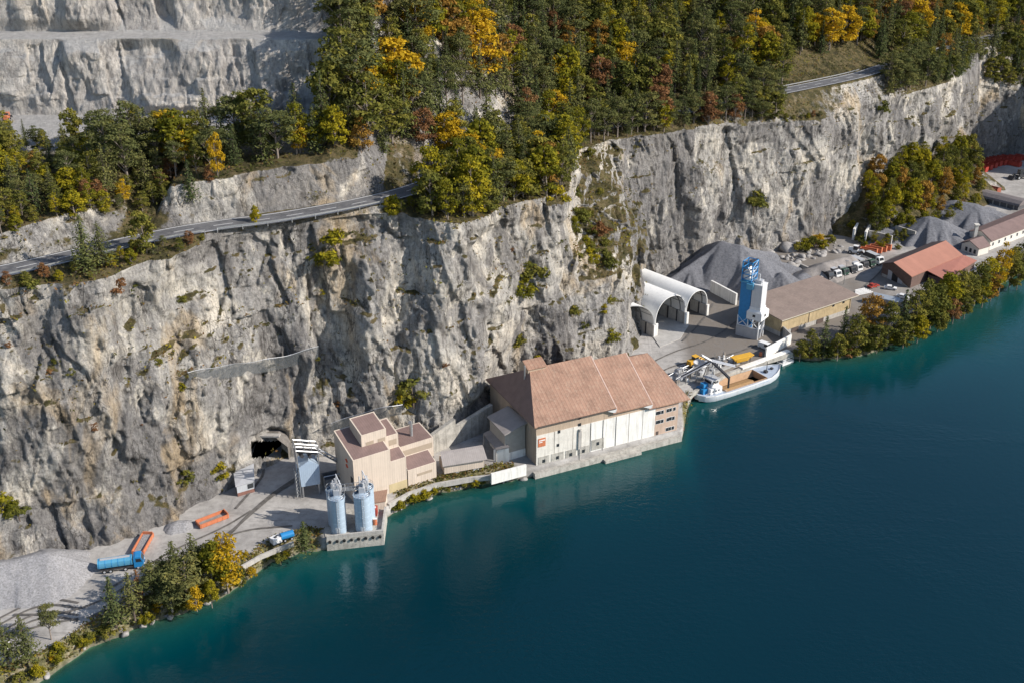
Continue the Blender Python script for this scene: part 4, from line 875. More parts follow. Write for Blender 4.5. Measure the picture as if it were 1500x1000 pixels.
# ---- vehicles
def wheel(T, x, y, r=.5, w=.32):
    o_ = MB().tube((x, y - w / 2, r), (x, y + w / 2, r), r, 18).build("wheel", RUBBER, T); MB().tube((x, y - w / 2 - .03, r), (x, y + w / 2 + .03, r), r * .5, 12).build("rim", LGREY, o_); return o_
def truck(pt, rz, label, cabm, bodym, kind="tipper", group=None, L=8.4, cat="truck"):
    T = thing("tipper_truck" if kind == "tipper" else "box_truck" if kind == "box" else "silo_truck", label, cat, pt, rz, group)
    MB().box(-L / 2, L / 2, -.45, .45, .7, 1.0).box(-L / 2 + .2, L / 2 - 2.4, -1.1, -.9, .75, 1.05).box(-L / 2 + .2, L / 2 - 2.4, .9, 1.1, .75, 1.05).build("chassis", BLACKS, T)
    x0, x1 = L / 2 - 2.1, L / 2
    cb = MB().py([(x0, .7), (x0, 3.1), (x0 + .4, 3.25), (x1 - .55, 3.2), (x1 - .05, 2.0), (x1, .7)], -1.22, 1.22).build("cab", cabm, T)
    MB().prism([(x1 - .07, -1.05, 2.05), (x1 - .07, 1.05, 2.05), (x1 - .52, 1.0, 3.0), (x1 - .52, -1.0, 3.0)], (.05, 0, .02)).build("windscreen", GLASS, cb)
    for s_ in (-1, 1): MB().prism([(x0 + .5, s_ * 1.23, 2.0), (x1 - .35, s_ * 1.23, 2.0), (x1 - .62, s_ * 1.23, 2.85), (x0 + .5, s_ * 1.23, 2.85)], (0, s_ * .02, 0)).build("side_window", GLASS, cb)
    MB().box(x1 - .02, x1 + .08, -1.15, 1.15, .75, 1.15).build("bumper", BLACKS, T)
    for s_ in (-.9, .9): MB().box(x1 + .0, x1 + .1, s_ - .18, s_ + .18, 1.2, 1.4).build("headlight", WHITE, T)
    b0, b1 = -L / 2 - .2, x0 - .25
    if kind == "tipper":
        m = MB(); m.box(b0, b1, -1.25, 1.25, 1.05, 1.25).prism([(b0, -1.2, 1.2), (b0, -1.28, 2.7), (b1, -1.28, 2.9), (b1, -1.2, 1.2)], (0, .12, 0)).prism([(b0, 1.08, 1.2), (b0, 1.16, 2.7), (b1, 1.16, 2.9), (b1, 1.08, 1.2)], (0, .12, 0)).box(b1 - .12, b1, -1.08, 1.1, 1.25, 3.1).box(b0, b0 + .12, -1.08, 1.1, 1.25, 2.55); bd = m.build("tipper_body", bodym, T)
        MB().prism([(b0 + .13, -1.07, 1.25), (b0 + .13, -1.07, 2.1), ((b0 + b1) / 2, -1.07, 2.5), (b1 - .13, -1.07, 2.2), (b1 - .13, -1.07, 1.25)], (0, 2.14, 0)).build("load", BRNG, bd)
    elif kind == "box": MB().box(b0, b1, -1.25, 1.25, 1.05, 3.5).build("box_body", bodym, T); MB().box(b0 + .1, b1 - .1, -1.15, 1.15, 3.5, 3.56).build("box_roof", LGREY, T)
    else:
        bd = MB().px([(-1.1, 1.5), (-1.25, 2.1), (-1.1, 2.7), (-.6, 3.05), (.6, 3.05), (1.1, 2.7), (1.25, 2.1), (1.1, 1.5), (.5, 1.1), (-.5, 1.1)], b0, b1).build("tank_body", bodym, T, smooth=True)
        MB().box(b0 + .5, b1 - .5, -.35, .35, 3.05, 3.12).build("top_walkway", LGREY, bd)
        m = MB()
        for x in np.linspace(b0 + .3, b1 - .3, 6): m.px([(-1.14, 1.5), (-1.29, 2.1), (-1.14, 2.72), (-.62, 3.08), (.62, 3.08), (1.14, 2.72), (1.29, 2.1), (1.14, 1.5)], x - .05, x + .05)
        m.build("rib", cabm, bd)
    for x in (x0 + .8, x0 - 1.9 if L > 8.6 else None, -L / 2 + 2.3, -L / 2 + 1.0):
        if x is None: continue
        for s_ in (-1.0, 1.0): wheel(T, x, s_)
    return T
def pdir(pa, pb, z=3): a, b = P(*pa, z), P(*pb, z); return math.atan2(b[1] - a[1], b[0] - a[0])
truck(P(180, 832, 3), pdir((152, 837), (208, 829)), "bright blue silo truck parked facing the shore trees by the gravel heap", BLUE, LBLUE, "silo", L=9.4)
def car(pt, rz, label, col, van=False, name="parked_car", cat="car", group=None):
    T = thing(name, label, cat, pt, rz, group); L, h = (5.2, 2.1) if van else (4.3, 1.45)
    prof = [(-L / 2, .3), (-L / 2, h - .1), (-L / 2 + .2, h), (L / 2 - 1.7, h), (L / 2 - .9, 1.1), (L / 2, .9), (L / 2, .3)] if van else [(-L / 2, .3), (-L / 2, .85), (-L / 2 + .5, .95), (-L / 2 + 1.0, h), (L / 2 - 1.9, h), (L / 2 - 1.1, .95), (L / 2, .8), (L / 2, .3)]
    bd = MB().py(prof, -.9, .9).build("body", col, T)
    xw = L / 2 - 1.66 if van else L / 2 - 1.86
    MB().prism([(xw + .06, -.8, h - .06), (xw + .06, .8, h - .06), (xw + .76, .8, 1.12), (xw + .76, -.8, 1.12)], (.04, 0, .05)).build("windscreen", GLASS, bd)
    for s_ in (-1, 1): MB().prism([(xw - 1.2, s_ * .905, h - .12), (xw, s_ * .905, h - .12), (xw + .5, s_ * .905, 1.05), (xw - 1.2, s_ * .905, 1.05)], (0, s_ * .02, 0)).build("side_window", GLASS, bd)
    for x in (-L / 2 + .9, L / 2 - .9):
        for s_ in (-.8, .8): wheel(T, x, s_, .33, .22)
    return T
car(P(1122, 511, 3), pdir((1112, 506), (1124, 512)) + .2, "white van parked inside the concrete pen below the batching tower", WHITE, True, "parked_van", "van")
car(P(4, 955, 3), pdir((0, 962), (10, 948)) + .3, "white van cut off at the picture edge under the young pines", WHITE, True, "parked_van", "van")
T = thing("plastic_barrel", "orange-red barrel on the quay beside the white van", "barrel", P(1114, 521, 3)); MB().lathe((0, 0, 0), [(.01, 0), (.45, 0), (.55, .5), (.45, 1.3), (.01, 1.3)], 16).build("body", ORANGE, T, smooth=True); MB().lathe((0, 0, 1.3), [(.3, 0), (.3, .1), (.01, .1)], 12).build("lid", REDP, T)

# ---- open skips
def skip(pt, rz, label, mat, L=6.8, w=2.5, h=1.2, fill=LGRAV, group=None, name="skip_container", full=.6):
    T = thing(name, label, "skip", pt, rz, group); t = .22
    MB().box(-L / 2, L / 2, -w / 2, w / 2, .12, .3).build("floor_plate", mat, T)
    for s_ in (-1, 1): MB().prism([(-L / 2, s_ * w / 2 - t / 2, .3), (L / 2, s_ * w / 2 - t / 2, .3), (L / 2, s_ * w / 2 - t / 2, h), (-L / 2, s_ * w / 2 - t / 2, h)], (0, t, 0)).build("side_plate", mat, T)
    for s_ in (-1, 1): MB().box(s_ * L / 2 - (t if s_ > 0 else 0), s_ * L / 2 + (0 if s_ > 0 else t), -w / 2 + t / 2, w / 2 - t / 2, .3, h + (.3 if s_ > 0 else -.1)).build("end_plate", mat, T)
    m = MB()
    for x in np.linspace(-L / 2 + .3, L / 2 - .3, 6):
        for s_ in (-1, 1): m.box(x - .06, x + .06, s_ * (w / 2 + .12) - .04, s_ * (w / 2 + .12) + .04, .2, h - .05)
    m.build("stiffener", mat, T)
    if fill: MB().prism([(-L / 2 + t, -w / 2 + t, .3), (-L / 2 + t, -w / 2 + t, h * full * .8), (0, -w / 2 + t, h * full), (L / 2 - t, -w / 2 + t, h * full * 1.15), (L / 2 - t, -w / 2 + t, .3)], (0, w - 2 * t, 0)).build("gravel_load", fill, T)
    return T
skip(P(210, 799, 3), pdir((203, 811), (217, 786)), "orange open skip of gravel standing end-on behind the blue truck", ORANGE, 7.2)
skip(P(311.5, 763, 3), pdir((291, 771), (330, 756)), "orange open skip lying along the foot of the cliff below the hut", ORANGE, 7.2, fill=BRNG, full=.4)

# ---- gravel heaps: peaks given as photo picks with depth
def heap(name, label, peaks, x0, x1, y0, y1, mat, slope=0.68, res=.45, z0=3.0, seed=0, cat="gravel heap", ridges=1.0):
    X, Y_ = np.meshgrid(np.arange(x0, x1, res), np.arange(y0, y1, res)); p_ = np.stack([X.ravel(), Y_.ravel(), 0 * X.ravel()], 1)
    w_ = fbm(p_ / 6.0, 3, seed + 3); Z = np.full(len(p_), -1e3)
    for a, b in peaks:
        a, b = np.asarray(a, float), np.asarray(b, float); d_ = (b - a)[:2]; l2 = float(d_ @ d_) + 1e-9
        t = np.clip(((p_[:, :2] - a[:2]) @ d_) / l2, 0, 1); c_ = a + t[:, None] * (b - a)
        dx, dy = p_[:, 0] - c_[:, 0], p_[:, 1] - c_[:, 1]; dist = np.hypot(dx, dy); ang = np.arctan2(dy, dx)
        gull = vnoise(np.stack([ang * 4.2, 0 * ang + a[0], 0 * ang], 1), seed + 9) * ridges
        zz_ = c_[:, 2] - slope * dist * (1 + .2 * gull) - .5 * np.exp(-dist / .8) + .25 * gull * np.minimum(dist, 6) / 3
        Z = np.maximum(Z, zz_)
    Z = Z + .5 * w_ + .14 * fbm(p_ / 1.1, 3, seed + 5); Z = np.where(Z < z0, z0 - .35, Z)
    c0_ = (float((x0 + x1) / 2), float((y0 + y1) / 2), z0); nxx = X.shape[1]; F = grid_faces(0, X.shape[0] - 1, nxx); Zf = Z.ravel(); F = F[(Zf[F] > z0 - .3).any(1)]
    used = np.unique(F); rm = -np.ones(len(Zf), int); rm[used] = np.arange(len(used))
    o_ = mesh_np(name, np.stack([p_[used, 0] - c0_[0], p_[used, 1] - c0_[1], Zf[used] - z0], 1), rm[F], mat, smooth=True); o_.location = c0_; return tag(o_, label, cat)
pk = lambda px, py, y: PY(px, py, y)
a_ = P(40, 842, 3); heap("gravel_heap", "broad pale gravel heap against the cliff beside the blue truck", [(P(66, 806, 9.2), P(25, 816, 8.8)), (P(66, 806, 9.2), P(90, 820, 6.0)), (P(25, 816, 8.8), P(-60, 838, 8.5)), (P(35, 828, 5), P(80, 828, 5))], -165, -70, 165, 226, LGRAV, .6, .32, seed=3, ridges=1.6)
b = P(257, 775, 3); heap("gravel_heap", "small pale gravel heap at the cliff foot between the two orange skips", [((b[0], b[1] + 1.2, 4.9), (b[0] + 1.5, b[1] + 1.4, 4.7))], b[0] - 6, b[0] + 7, b[1] - 5, b[1] + 5, LGRAV, .6, .25, seed=5)
b1, b2, b3, b4 = pk(1058, 351, 374), pk(1085, 358, 371), pk(1112, 376, 362), pk(1012, 392, 366)
heap("gravel_heap", "huge dark grey gravel heap with fluted slopes against the cliff behind the blue tower", [(b1, b2), (b3, pk(1125, 380, 364)), (b4, b4 + (3, 2, .5)), (pk(1146, 398, 357), pk(1150, 400, 358))], 50, 118, 332, 386, GREYG, .66, .5, seed=11, ridges=2.6)
wall_run("bay_wall", "concrete stub wall holding back the huge dark gravel heap", "wall", [P(1041, 427, 3), P(1078, 447, 3)], 4.2, .7, WHITEC)
b = P(1208, 384, 8); heap("gravel_heap", "brownish gravel heap with a flat top behind the warehouse roof", [(b, P(1246, 374, 8)), (P(1188, 392, 6.5), b)], 95, 145, 345, 400, BRNG, .6, .5, seed=15)
b = P(1172, 402, 6.0); heap("gravel_heap", "small dark grey gravel heap in the bay behind the warehouse roof", [(b, b + (2, 2, .2))], 85, 118, 338, 375, GREYG, .6, .45, seed=17)
b = P(1362, 316, 12); heap("gravel_heap", "large steep bluish grey gravel heap between concrete bays and long house", [(b, P(1380, 321, 11.2)), (P(1380, 321, 11.2), P(1405, 334, 7.5)), (b, P(1340, 324, 9))], 130, 215, 380, 470, GREYG, .56, .5, seed=21, ridges=3.2)
b = P(1402, 292, 11); heap("gravel_heap", "wide bluish grey gravel heap in front of the dark bunker shed", [(b, P(1430, 297, 10.5)), (P(1430, 297, 10.5), P(1472, 311, 7)), (P(1392, 301, 9), b)], 150, 250, 400, 500, GREYG, .48, .5, seed=23, ridges=2.6)
b = P(1287, 329, 7.8); heap("gravel_heap", "bluish gravel heap inside the concrete bays below the autumn wood", [(b, P(1302, 333, 7.0))], 115, 175, 395, 465, GREYG, .5, .5, seed=27)
b = P(1325, 313, 7); heap("gravel_heap", "reddish brown earth heap at the foot of the autumn wood", [(b, P(1345, 310, 7))], 125, 200, 420, 490, M("red_earth", (0.24, 0.17, 0.135), .95, .2, .5, bmp=.6), .5, .6, seed=29)
# bays
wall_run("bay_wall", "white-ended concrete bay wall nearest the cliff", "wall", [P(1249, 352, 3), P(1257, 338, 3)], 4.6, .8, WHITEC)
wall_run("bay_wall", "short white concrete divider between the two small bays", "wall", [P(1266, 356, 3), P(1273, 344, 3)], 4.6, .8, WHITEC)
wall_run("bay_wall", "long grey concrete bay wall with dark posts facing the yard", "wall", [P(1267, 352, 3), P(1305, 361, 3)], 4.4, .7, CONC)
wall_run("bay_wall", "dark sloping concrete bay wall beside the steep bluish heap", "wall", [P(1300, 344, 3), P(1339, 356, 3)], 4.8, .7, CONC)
wall_run("bay_wall", "low pale wall zigzagging round the small dark heap behind the warehouse", "wall", [P(1143, 402, 3), P(1172, 393, 3), P(1196, 404, 3), P(1204, 412, 3)], 1.8, .7, CONC)
# far bunker
e0_, e1_ = P(1419, 291, 3), P(1491, 309, 3); Fb = Fr(e0_, e1_)
T = Fb.thing("bunker_shed", "long dark rounded bunker shed between the gravel heaps and the red skip", "shed")
MB().px([(-.5, 5.0), (0, 5.8), (2, 6.9), (4.2, 7.3), (6.5, 6.9), (8.2, 6.0), (8.4, 5.0)], 0, Fb.L + .4).build("roof", M("bunker_roof", (0.20, 0.175, 0.17), .85, .2, ribs=.6), T)
MB().box(.3, Fb.L - .2, .2, 8.2, 2.5, 5.1).build("wall", M("bunker_wall", (0.12, 0.12, 0.13), .9, .2), T)
for k in range(7): MB().box(1.5 + k * Fb.L / 7.2, 1.9 + k * Fb.L / 7.2, -.1, .2, 2.5, 5.0).build("post", CONC, T)
# far red skips
REDS = [(1420, 257.5), (1428, 254), (1436, 250.5), (1443, 247.5), (1450, 244.5), (1457, 242), (1464, 240.5), (1471, 240), (1478, 241), (1485, 243), (1437, 244), (1446, 240.5), (1455, 237.5), (1465, 235.5), (1475, 235), (1486, 235), (1496, 234)]
base = None
for k, (px, py) in enumerate(REDS):
    pt = P(px, py, 3); rz_ = R(-52) if k < 10 else R(-40)
    if base is None: base = o_ = skip(pt, rz_, "", REDP, 6.5, 2.5, 2.2, fill=None, group="red skips parked along the far cliff")
    else: o_ = cp_tree(base); o_.location = [float(v) for v in pt]; o_.rotation_euler = (0, 0, rz_)
    o_['label'] = "red open skip in the double row parked along the far shaded cliff"
skip(P(1451, 281, 3), pdir((1440, 278), (1462, 284)), "lone dull red skip on the pale yard behind the bunker shed", M("dull_red", (0.30, 0.085, 0.05), .6, .15), 8, 2.8, 2.4, fill=None)
for k, (px, py, lb) in enumerate(((1272, 371, "orange tipping skip nearest the white digger"), (1279, 369, "second orange tipping skip from the white digger"), (1286, 367, "third orange tipping skip from the white digger"), (1292.5, 365, "last orange tipping skip, nearest the concrete bays"))):
    skip(P(px, py, 3), R(-30), lb, ORANGE, 6.5, 2.1, 1.9, fill=None, group="orange skips side by side in the yard")
# diggers
def digger(pt, rz, label, col, s=1.0, name="wheel_loader", arm=1.0):
    T = thing(name, label, "digger", pt, rz); T.scale = (s, s, s)
    MB().box(-2.6, .9, -1.0, 1.0, .7, 1.7).py([(-2.7, 1.6), (-2.7, 2.2), (-.9, 2.3), (-.9, 1.6)], -.9, .9).build("body", col, T)
    c_ = MB().box(-.9, .7, -.75, .75, 1.7, 3.2).build("cab", GLASS, T); MB().box(-1.0, .8, -.85, .85, 3.2, 3.35).build("cab_roof", col, c_)
    m = MB()
    for s_ in (-.5, .5): m.bar((.8, s_, 1.5), (2.6, s_, 1.9 * arm), .3).bar((2.6, s_, 1.9 * arm), (3.6, s_, .9), .28)
    m.build("boom", col, T)
    MB().py([(3.3, .2), (3.2, 1.2), (3.5, 1.4), (4.6, .25)], -1.3, 1.3).build("bucket", BLACKS, T)
    for x in (-1.9, 1.3):
        for s_ in (-1.05, 1.05): wheel(T, x, s_, .7, .5)
    return T
digger(P(1404, 262, 3), R(20), "orange-red wheel loader at the edge of the autumn wood", ORANGE, 1.15)
digger(P(1253, 372, 3), R(-30), "white wheel loader beside the orange tipping skips", WHITE, 1.0)
digger(P(1493, 262, 3), R(200), "dark wheel loader parked alone on the far shaded yard", BLACKS, 1.3)
digger(P(1018, 535, 3), R(35), "yellow wheel loader on the dark quay behind the big hall", YELLOW, 1.0)
digger(PY(11, 176, 297.5) * 1.0, R(100), "small orange digger on the quarry floor at the picture edge", ORANGE, .62, "excavator", 1.6)
# parked trucks in a row
TR = [((1207, 407), "dark lorry half hidden by the warehouse roof, first of the row", BLACKS, BLACKS), ((1218, 405), "black-fronted lorry second in the row", WHITE, BLACKS), ((1229, 402), "dark green lorry with grey load body in the row", M("dark_green", (.03, .07, .05), .5), M("grey_tarp", (.3, .31, .31), .8)),
      ((1240, 399), "pale grey tarpaulined lorry beside the dark green one", BLACKS, M("pale_tarp", (.46, .46, .44), .8)), ((1249, 396), "white-topped lorry in the middle of the row", WHITE, WHITE), ((1258, 392), "grey lorry just past the middle of the row", BLACKS, M("grey_tarp", (.3, .31, .31), .8)),
      ((1268, 389), "green-bodied lorry near the end of the row", M("dark_green", (.03, .07, .05), .5), M("pale_tarp", (.46, .46, .44), .8)), ((1280, 385), "white and black lorry last in the row by the salmon roof", WHITE, BLACKS)]
for k, ((px, py), lb, cm, bm_) in enumerate(TR): truck(P(px, py, 3), R(-62), lb, cm, bm_, "box" if k % 3 else "tipper", "lorries parked in a row", L=7.6, cat="lorry")
car(P(1304, 424, 3), R(-20), "white car parked by the tarpaulined boat", WHITE); car(P(1279, 421, 3), R(30), "small red car with dark roof near the tarpaulined boat", REDP)
car(P(1322, 437, 3), R(-40), "white car half hidden by the shore trees under the salmon roof", WHITE)
# boat on land under tarp
T = thing("covered_boat", "boat on land under a pale blue-grey tarpaulin among the shore trees", "boat", P(1297, 447, 3), R(-35))
MB().px([(-1.4, 2.4), (-1.0, .9), (0, .4), (1.0, .9), (1.4, 2.4)], -4.2, 3.2).prism([(3.2, -1.4, 2.4), (3.2, -1, .9), (3.2, 0, .4), (3.2, 1, .9), (3.2, 1.4, 2.4)], (2.2, 0, .5)).build("hull", M("hull_grey", (.35, .34, .33), .6), T)
MB().px([(-1.55, 2.4), (-1.5, 2.7), (0, 3.7), (1.5, 2.7), (1.55, 2.4)], -4.4, 4.6).build("tarpaulin", M("tarp_blue_grey", (.46, .51, .56), .7, .08), T)
m = MB()
for x in (-3, 2): MB().box(x - .2, x + .2, -1.2, 1.2, 0, .8).build("cradle", BLACKS, T)
T = thing("plank_stack", "heap of white boards behind the end of the warehouse", "boards", P(1263, 430, 3), R(25))
for k in range(5): MB().box(-4 + k * .3, 4 - k * .6, -1 + .4 * k, -.7 + .4 * k, .1 + .3 * k, .35 + .3 * k).build("board", WHITE, T)
T = thing("lamp_mast", "thin grey lamp mast beside the row of lorries", "lamp mast", P(1236, 417, 3)); MB().tube((0, 0, 0), (0, 0, 9), .12, 8, .07).build("mast", GALV, T); MB().box(-.6, .6, -.2, .2, 8.9, 9.1).build("lamp_head", GALV, T)

# ================= salmon-roofed hall =================
zr, ze = 11.0, 7.8
ra, rb = P(1309, 384.5, zr), P(1385.5, 352.5, zr); la = P(1289.5, 386, ze); lb_ = la + (rb - ra); ea, eb = P(1335.5, 405.5, ze), P(1410.5, 373.5, ze)
T = thing("salmon_roofed_hall", "barn-like hall with broad salmon-pink gabled roof above the shore trees", "building", (ra[0], ra[1], 0))
MB().slab([ra + (0, 0, .02), rb + (0, 0, .02), eb, ea], .3).build("roof", TILE_R, T, world=True)
MB().slab([ra, rb, lb_ + (0, 0, 0), la], .3).build("roof", M("shade_painted_roof", (.085, .06, .06), .8, .15, ribs=.6), T, world=True, label="dark shaded far roof slope")  # slope turned from the sun, its shade painted in as darker colour
inn_ = lambda q, k=.94: tuple((np.array(q) * k + (ra + rb + la + lb_ + ea + eb) / 6 * (1 - k)))
f3 = [inn_(la), inn_(ra), inn_(ea)]; b3_ = [inn_(lb_), inn_(rb), inn_(eb)]
MB().add([(f3[0][0], f3[0][1], 2.5), (f3[0][0], f3[0][1], ze - .3), (f3[1][0], f3[1][1], zr - .5), (f3[2][0], f3[2][1], ze - .3), (f3[2][0], f3[2][1], 2.5), (b3_[0][0], b3_[0][1], 2.5), (b3_[0][0], b3_[0][1], ze - .3), (b3_[1][0], b3_[1][1], zr - .5), (b3_[2][0], b3_[2][1], ze - .3), (b3_[2][0], b3_[2][1], 2.5)],
         [(0, 1, 2, 3, 4), (5, 6, 7, 8, 9), (0, 1, 6, 5), (1, 2, 7, 6), (2, 3, 8, 7), (3, 4, 9, 8)]).build("wall", M("brown_boards", (.15, .10, .085), .85, .15, ribs=.5), T, world=True)
gf = lambda t, z, o_=.15: np.array((*(np.array(f3[0][:2]) * (1 - t) + np.array(f3[2][:2]) * t), z)) + np.array((-.35, -.75, 0)) * o_
for t0, t1, mm_ in ((.22, .36, LGREY), (.36, .56, DARK), (.56, .72, LGREY)): MB().prism([gf(t0, 2.6), gf(t1, 2.6), gf(t1, 6.3), gf(t0, 6.3)], (.1, .2, 0)).build("gate", mm_, T, world=True)  # middle panel: shade of the open gateway painted near-black
MB().prism([gf(0.02, 2.6, .1), gf(.98, 2.6, .1), gf(.98, 4.0, .1), gf(.02, 4.0, .1)], (.1, .2, 0)).build("base_wall", CONC, T, world=True)
sa, sb, sc_, sd = P(1358, 396.5, 7.6), P(1412, 373.8, 7.6), P(1431, 381.5, 6.0), P(1384, 410, 6.0)
MB().slab([sa, sb, sc_, sd], .28).build("lean_to_roof", M("rust_roof", (.33, .135, .10), .75, .06, ribs=.7), T, world=True)
c_ = (sa + sb + sc_ + sd) / 4; MB().pz([(q * .93 + c_ * .07)[:2] for q in (sa, sb, sc_, sd)], 2.5, 5.8).build("lean_to_wall", M("brown_boards", (.15, .10, .085), .85, .15), T, world=True)

# ================= long white house =================
T = thing("long_white_house", "long white house with brown roof running out of the picture above shore trees", "house", P(1440, 362, 3))
rf = [P(1437.5, 338, 9.2), P(1560, 290, 9.2), P(1575, 306, 7.0), P(1453, 353.5, 7.0)]
MB().slab(rf, .3).slab([rf[0] + (0, 0, -.01), rf[1] + (0, 0, -.01), rf[1] + (rf[1] - rf[2]) * (1, 1, 0) + (0, 0, -2.2), rf[0] + (rf[0] - rf[3]) * (1, 1, 0) + (0, 0, -2.2)], .3).build("roof", ROOFD, T, world=True)
fr = [rf[3] + (rf[0] - rf[3]) * .1, rf[2] + (rf[1] - rf[2]) * .1]; bk = [rf[0] + (rf[0] - rf[3]) * .9, rf[1] + (rf[1] - rf[2]) * .9]
WHW = M("house_render", (.62, .59, .53), .85, .06)
MB().pz([fr[0][:2], fr[1][:2], bk[1][:2], bk[0][:2]], 2.5, 6.9).prism([(*fr[0][:2], 6.9), (*bk[0][:2], 6.9), (*rf[0][:2], 8.9)], (rf[1] - rf[0])).build("wall", WHW, T, world=True)
dn = (fr[1] - fr[0]); L_ = np.linalg.norm(dn[:2]); dn = dn / L_; nrm_ = np.array((dn[1], -dn[0], 0))
for k in range(14):
    c_ = fr[0] + dn * (1.6 + k * L_ / 14.5); f = MB().prism([(*(c_ + nrm_ * .05)[:2], 4.4), (*(c_ + dn * 1.2 + nrm_ * .05)[:2], 4.4), (*(c_ + dn * 1.2 + nrm_ * .05)[:2], 5.9), (*(c_ + nrm_ * .05)[:2], 5.9)], nrm_ * .06).build("window", WHITE, T, world=True)
    MB().prism([(*(c_ + dn * .12 + nrm_ * .12)[:2], 4.5), (*(c_ + dn * 1.08 + nrm_ * .12)[:2], 4.5), (*(c_ + dn * 1.08 + nrm_ * .12)[:2], 5.8), (*(c_ + dn * .12 + nrm_ * .12)[:2], 5.8)], nrm_ * .02).build("pane", GLASS, T, world=True)
ch = P(1428, 346, 7); MB().box(ch[0] - .6, ch[0] + .6, ch[1] - .6, ch[1] + .6, 3, 11.5).box(ch[0] - .9, ch[0] + .9, ch[1] - .9, ch[1] + .9, 11.5, 11.9).build("chimney", WHW, T, world=True)
T = thing("small_white_house", "small white house with brown roof at the near end of the long white house", "house", P(1432, 366, 3))
rf = [P(1420.5, 352.5, 8.2), P(1440, 346, 8.2), P(1451.5, 360, 6.2), P(1434.5, 365, 6.2)]
MB().slab(rf, .25).build("roof", ROOFD, T, world=True)
l2 = [rf[0] + (rf[0] - rf[3]) * (1, 1, 0) * .8 + (0, 0, -1.8), rf[1] + (rf[1] - rf[2]) * (1, 1, 0) * .8 + (0, 0, -1.8)]
MB().slab([rf[0], rf[1], l2[1], l2[0]], .25).build("roof", ROOFD, T, world=True)
cw = (rf[2] + rf[3] + l2[0] + l2[1]) / 4; MB().pz([(np.array(q) * .9 + cw * .1)[:2] for q in (rf[3], rf[2], l2[1], l2[0])], 2.5, 6.0).build("wall", WHW, T, world=True)
MB().prism([(*(rf[3] * .9 + cw * .1)[:2], 5.9), (*(l2[0] * .9 + cw * .1)[:2], 5.9), (*(rf[0] * .96 + cw * .04)[:2], 7.8)], (.6, .4, 0)).build("gable", WHW, T, world=True)
g0, g1 = (rf[3] * .9 + cw * .1), (l2[0] * .9 + cw * .1); nv_ = np.array((g1[1] - g0[1], -(g1[0] - g0[0]), 0)); nv_ /= np.linalg.norm(nv_); nv_ = -nv_ if nv_[1] > 0 else nv_
for t in (.2, .45, .7):
    c_ = g0 * (1 - t) + g1 * t; d_ = (g1 - g0); d_[2] = 0; d_ /= np.linalg.norm(d_)
    MB().prism([(*(c_ - d_ * .5)[:2], 3.6), (*(c_ + d_ * .5)[:2], 3.6), (*(c_ + d_ * .5)[:2], 5.2), (*(c_ - d_ * .5)[:2], 5.2)], nv_ * .06).build("window", GLASS, T, world=True)

# ================= quay, pontoon, barge and loading gear =================
wall_run("quay_wall", "concrete quay wall in front of the moored barge", "wall", [P(1005, 588, 2.4), P(1014, 577, 2.4), P(1060, 551, 2.4), P(1100, 536.5, 2.4), P(1160, 519, 2.4)], .75, 1.0, ROUGHC, z=2.4)
T = thing("quay_kerb", "pale concrete kerb beam along the quay below the pen wall", "kerb", P(1100, 536, 3)); a_, b_ = P(1088, 541, 3), P(1158, 516, 3); d_ = (b_ - a_) / np.linalg.norm(b_ - a_); n_ = np.array((-d_[1], d_[0], 0))
MB().prism([a_, b_, b_ + n_ * 1.6, a_ + n_ * 1.6], (0, 0, .5)).build("beam", WHITEC, T, world=True)
T = thing("mooring_pontoon", "small white pontoon with railings at the end of the quay", "pontoon", P(1150, 531, 0.0), pdir((1144, 533), (1157, 528), 0))
MB().box(-2.6, 2.6, -1.2, 1.2, -.3, .6).build("float", WHITE, T)
m = MB()
for x in (-2.4, -.8, .8, 2.4):
    for y in (-1, 1): m.bar((x, y, .6), (x, y, 1.9), .09)
for y in (-1, 1): m.bar((-2.4, y, 1.9), (2.4, y, 1.9), .09).bar((-2.4, y, 1.2), (2.4, y, 1.2), .07)
m.build("railing", WHITE, T); MB().box(-1.6, -.4, -.6, .6, .6, 1.5).build("deck_box", LGREY, T)
BG = Fr(P(1020, 582, 0.8), P(1141.5, 542.5, 0.8)); Lb = BG.L
T = BG.thing("sand_barge", "white-hulled sand barge with open tan hold moored at the quay", "barge")
st = [(-.2, 1.4, 2.0, .9), (1.0, 2.9, 1.85, .5), (4, 3.9, 1.7, -.4), (10, 4.2, 1.55, -.4), (18, 4.2, 1.6, -.4), (Lb - 7, 3.9, 1.8, -.4), (Lb - 4, 3.0, 2.1, -.2), (Lb - 1.6, 1.7, 2.4, .3), (Lb, .2, 2.7, 1.0)]
yc = 0.0; m = MB(); V = []; rings = 8
for x, hw, zt, zk in st: V += [(x, yc - hw, zt), (x, yc - hw * .97, .35), (x, yc - hw * .8, zk - .3), (x, yc, zk - .6), (x, yc + hw * .8, zk - .3), (x, yc + hw * .97, .35), (x, yc + hw, zt)]
k7 = 7; F = [(i * k7 + j, i * k7 + j + 1, (i + 1) * k7 + j + 1, (i + 1) * k7 + j) for i in range(len(st) - 1) for j in range(6)] + [tuple(range(7)), tuple(range(len(V) - 7, len(V)))]
m.add(V, F); m.build("hull", M("hull_white", (.60, .64, .68), .4, .06, 1.0, dirt=(.45, .45, .44)), T, smooth=True)
m = MB()
for i in range(len(st) - 1):
    (x0, h0, z0, _), (x1, h1, z1, _) = st[i], st[i + 1]
    for s_ in (-1, 1): m.prism([(x0, yc + s_ * h0, z0), (x1, yc + s_ * h1, z1), (x1, yc + s_ * h1, z1 + .28), (x0, yc + s_ * h0, z0 + .28)], (0, -s_ * .14, 0))
m.build("bulwark", WHITE, T)
DECK = M("deck_blue_grey", (.42, .48, .56), .6, .1)
h0_, h1_ = 8.6, Lb - 8.2
m = MB()
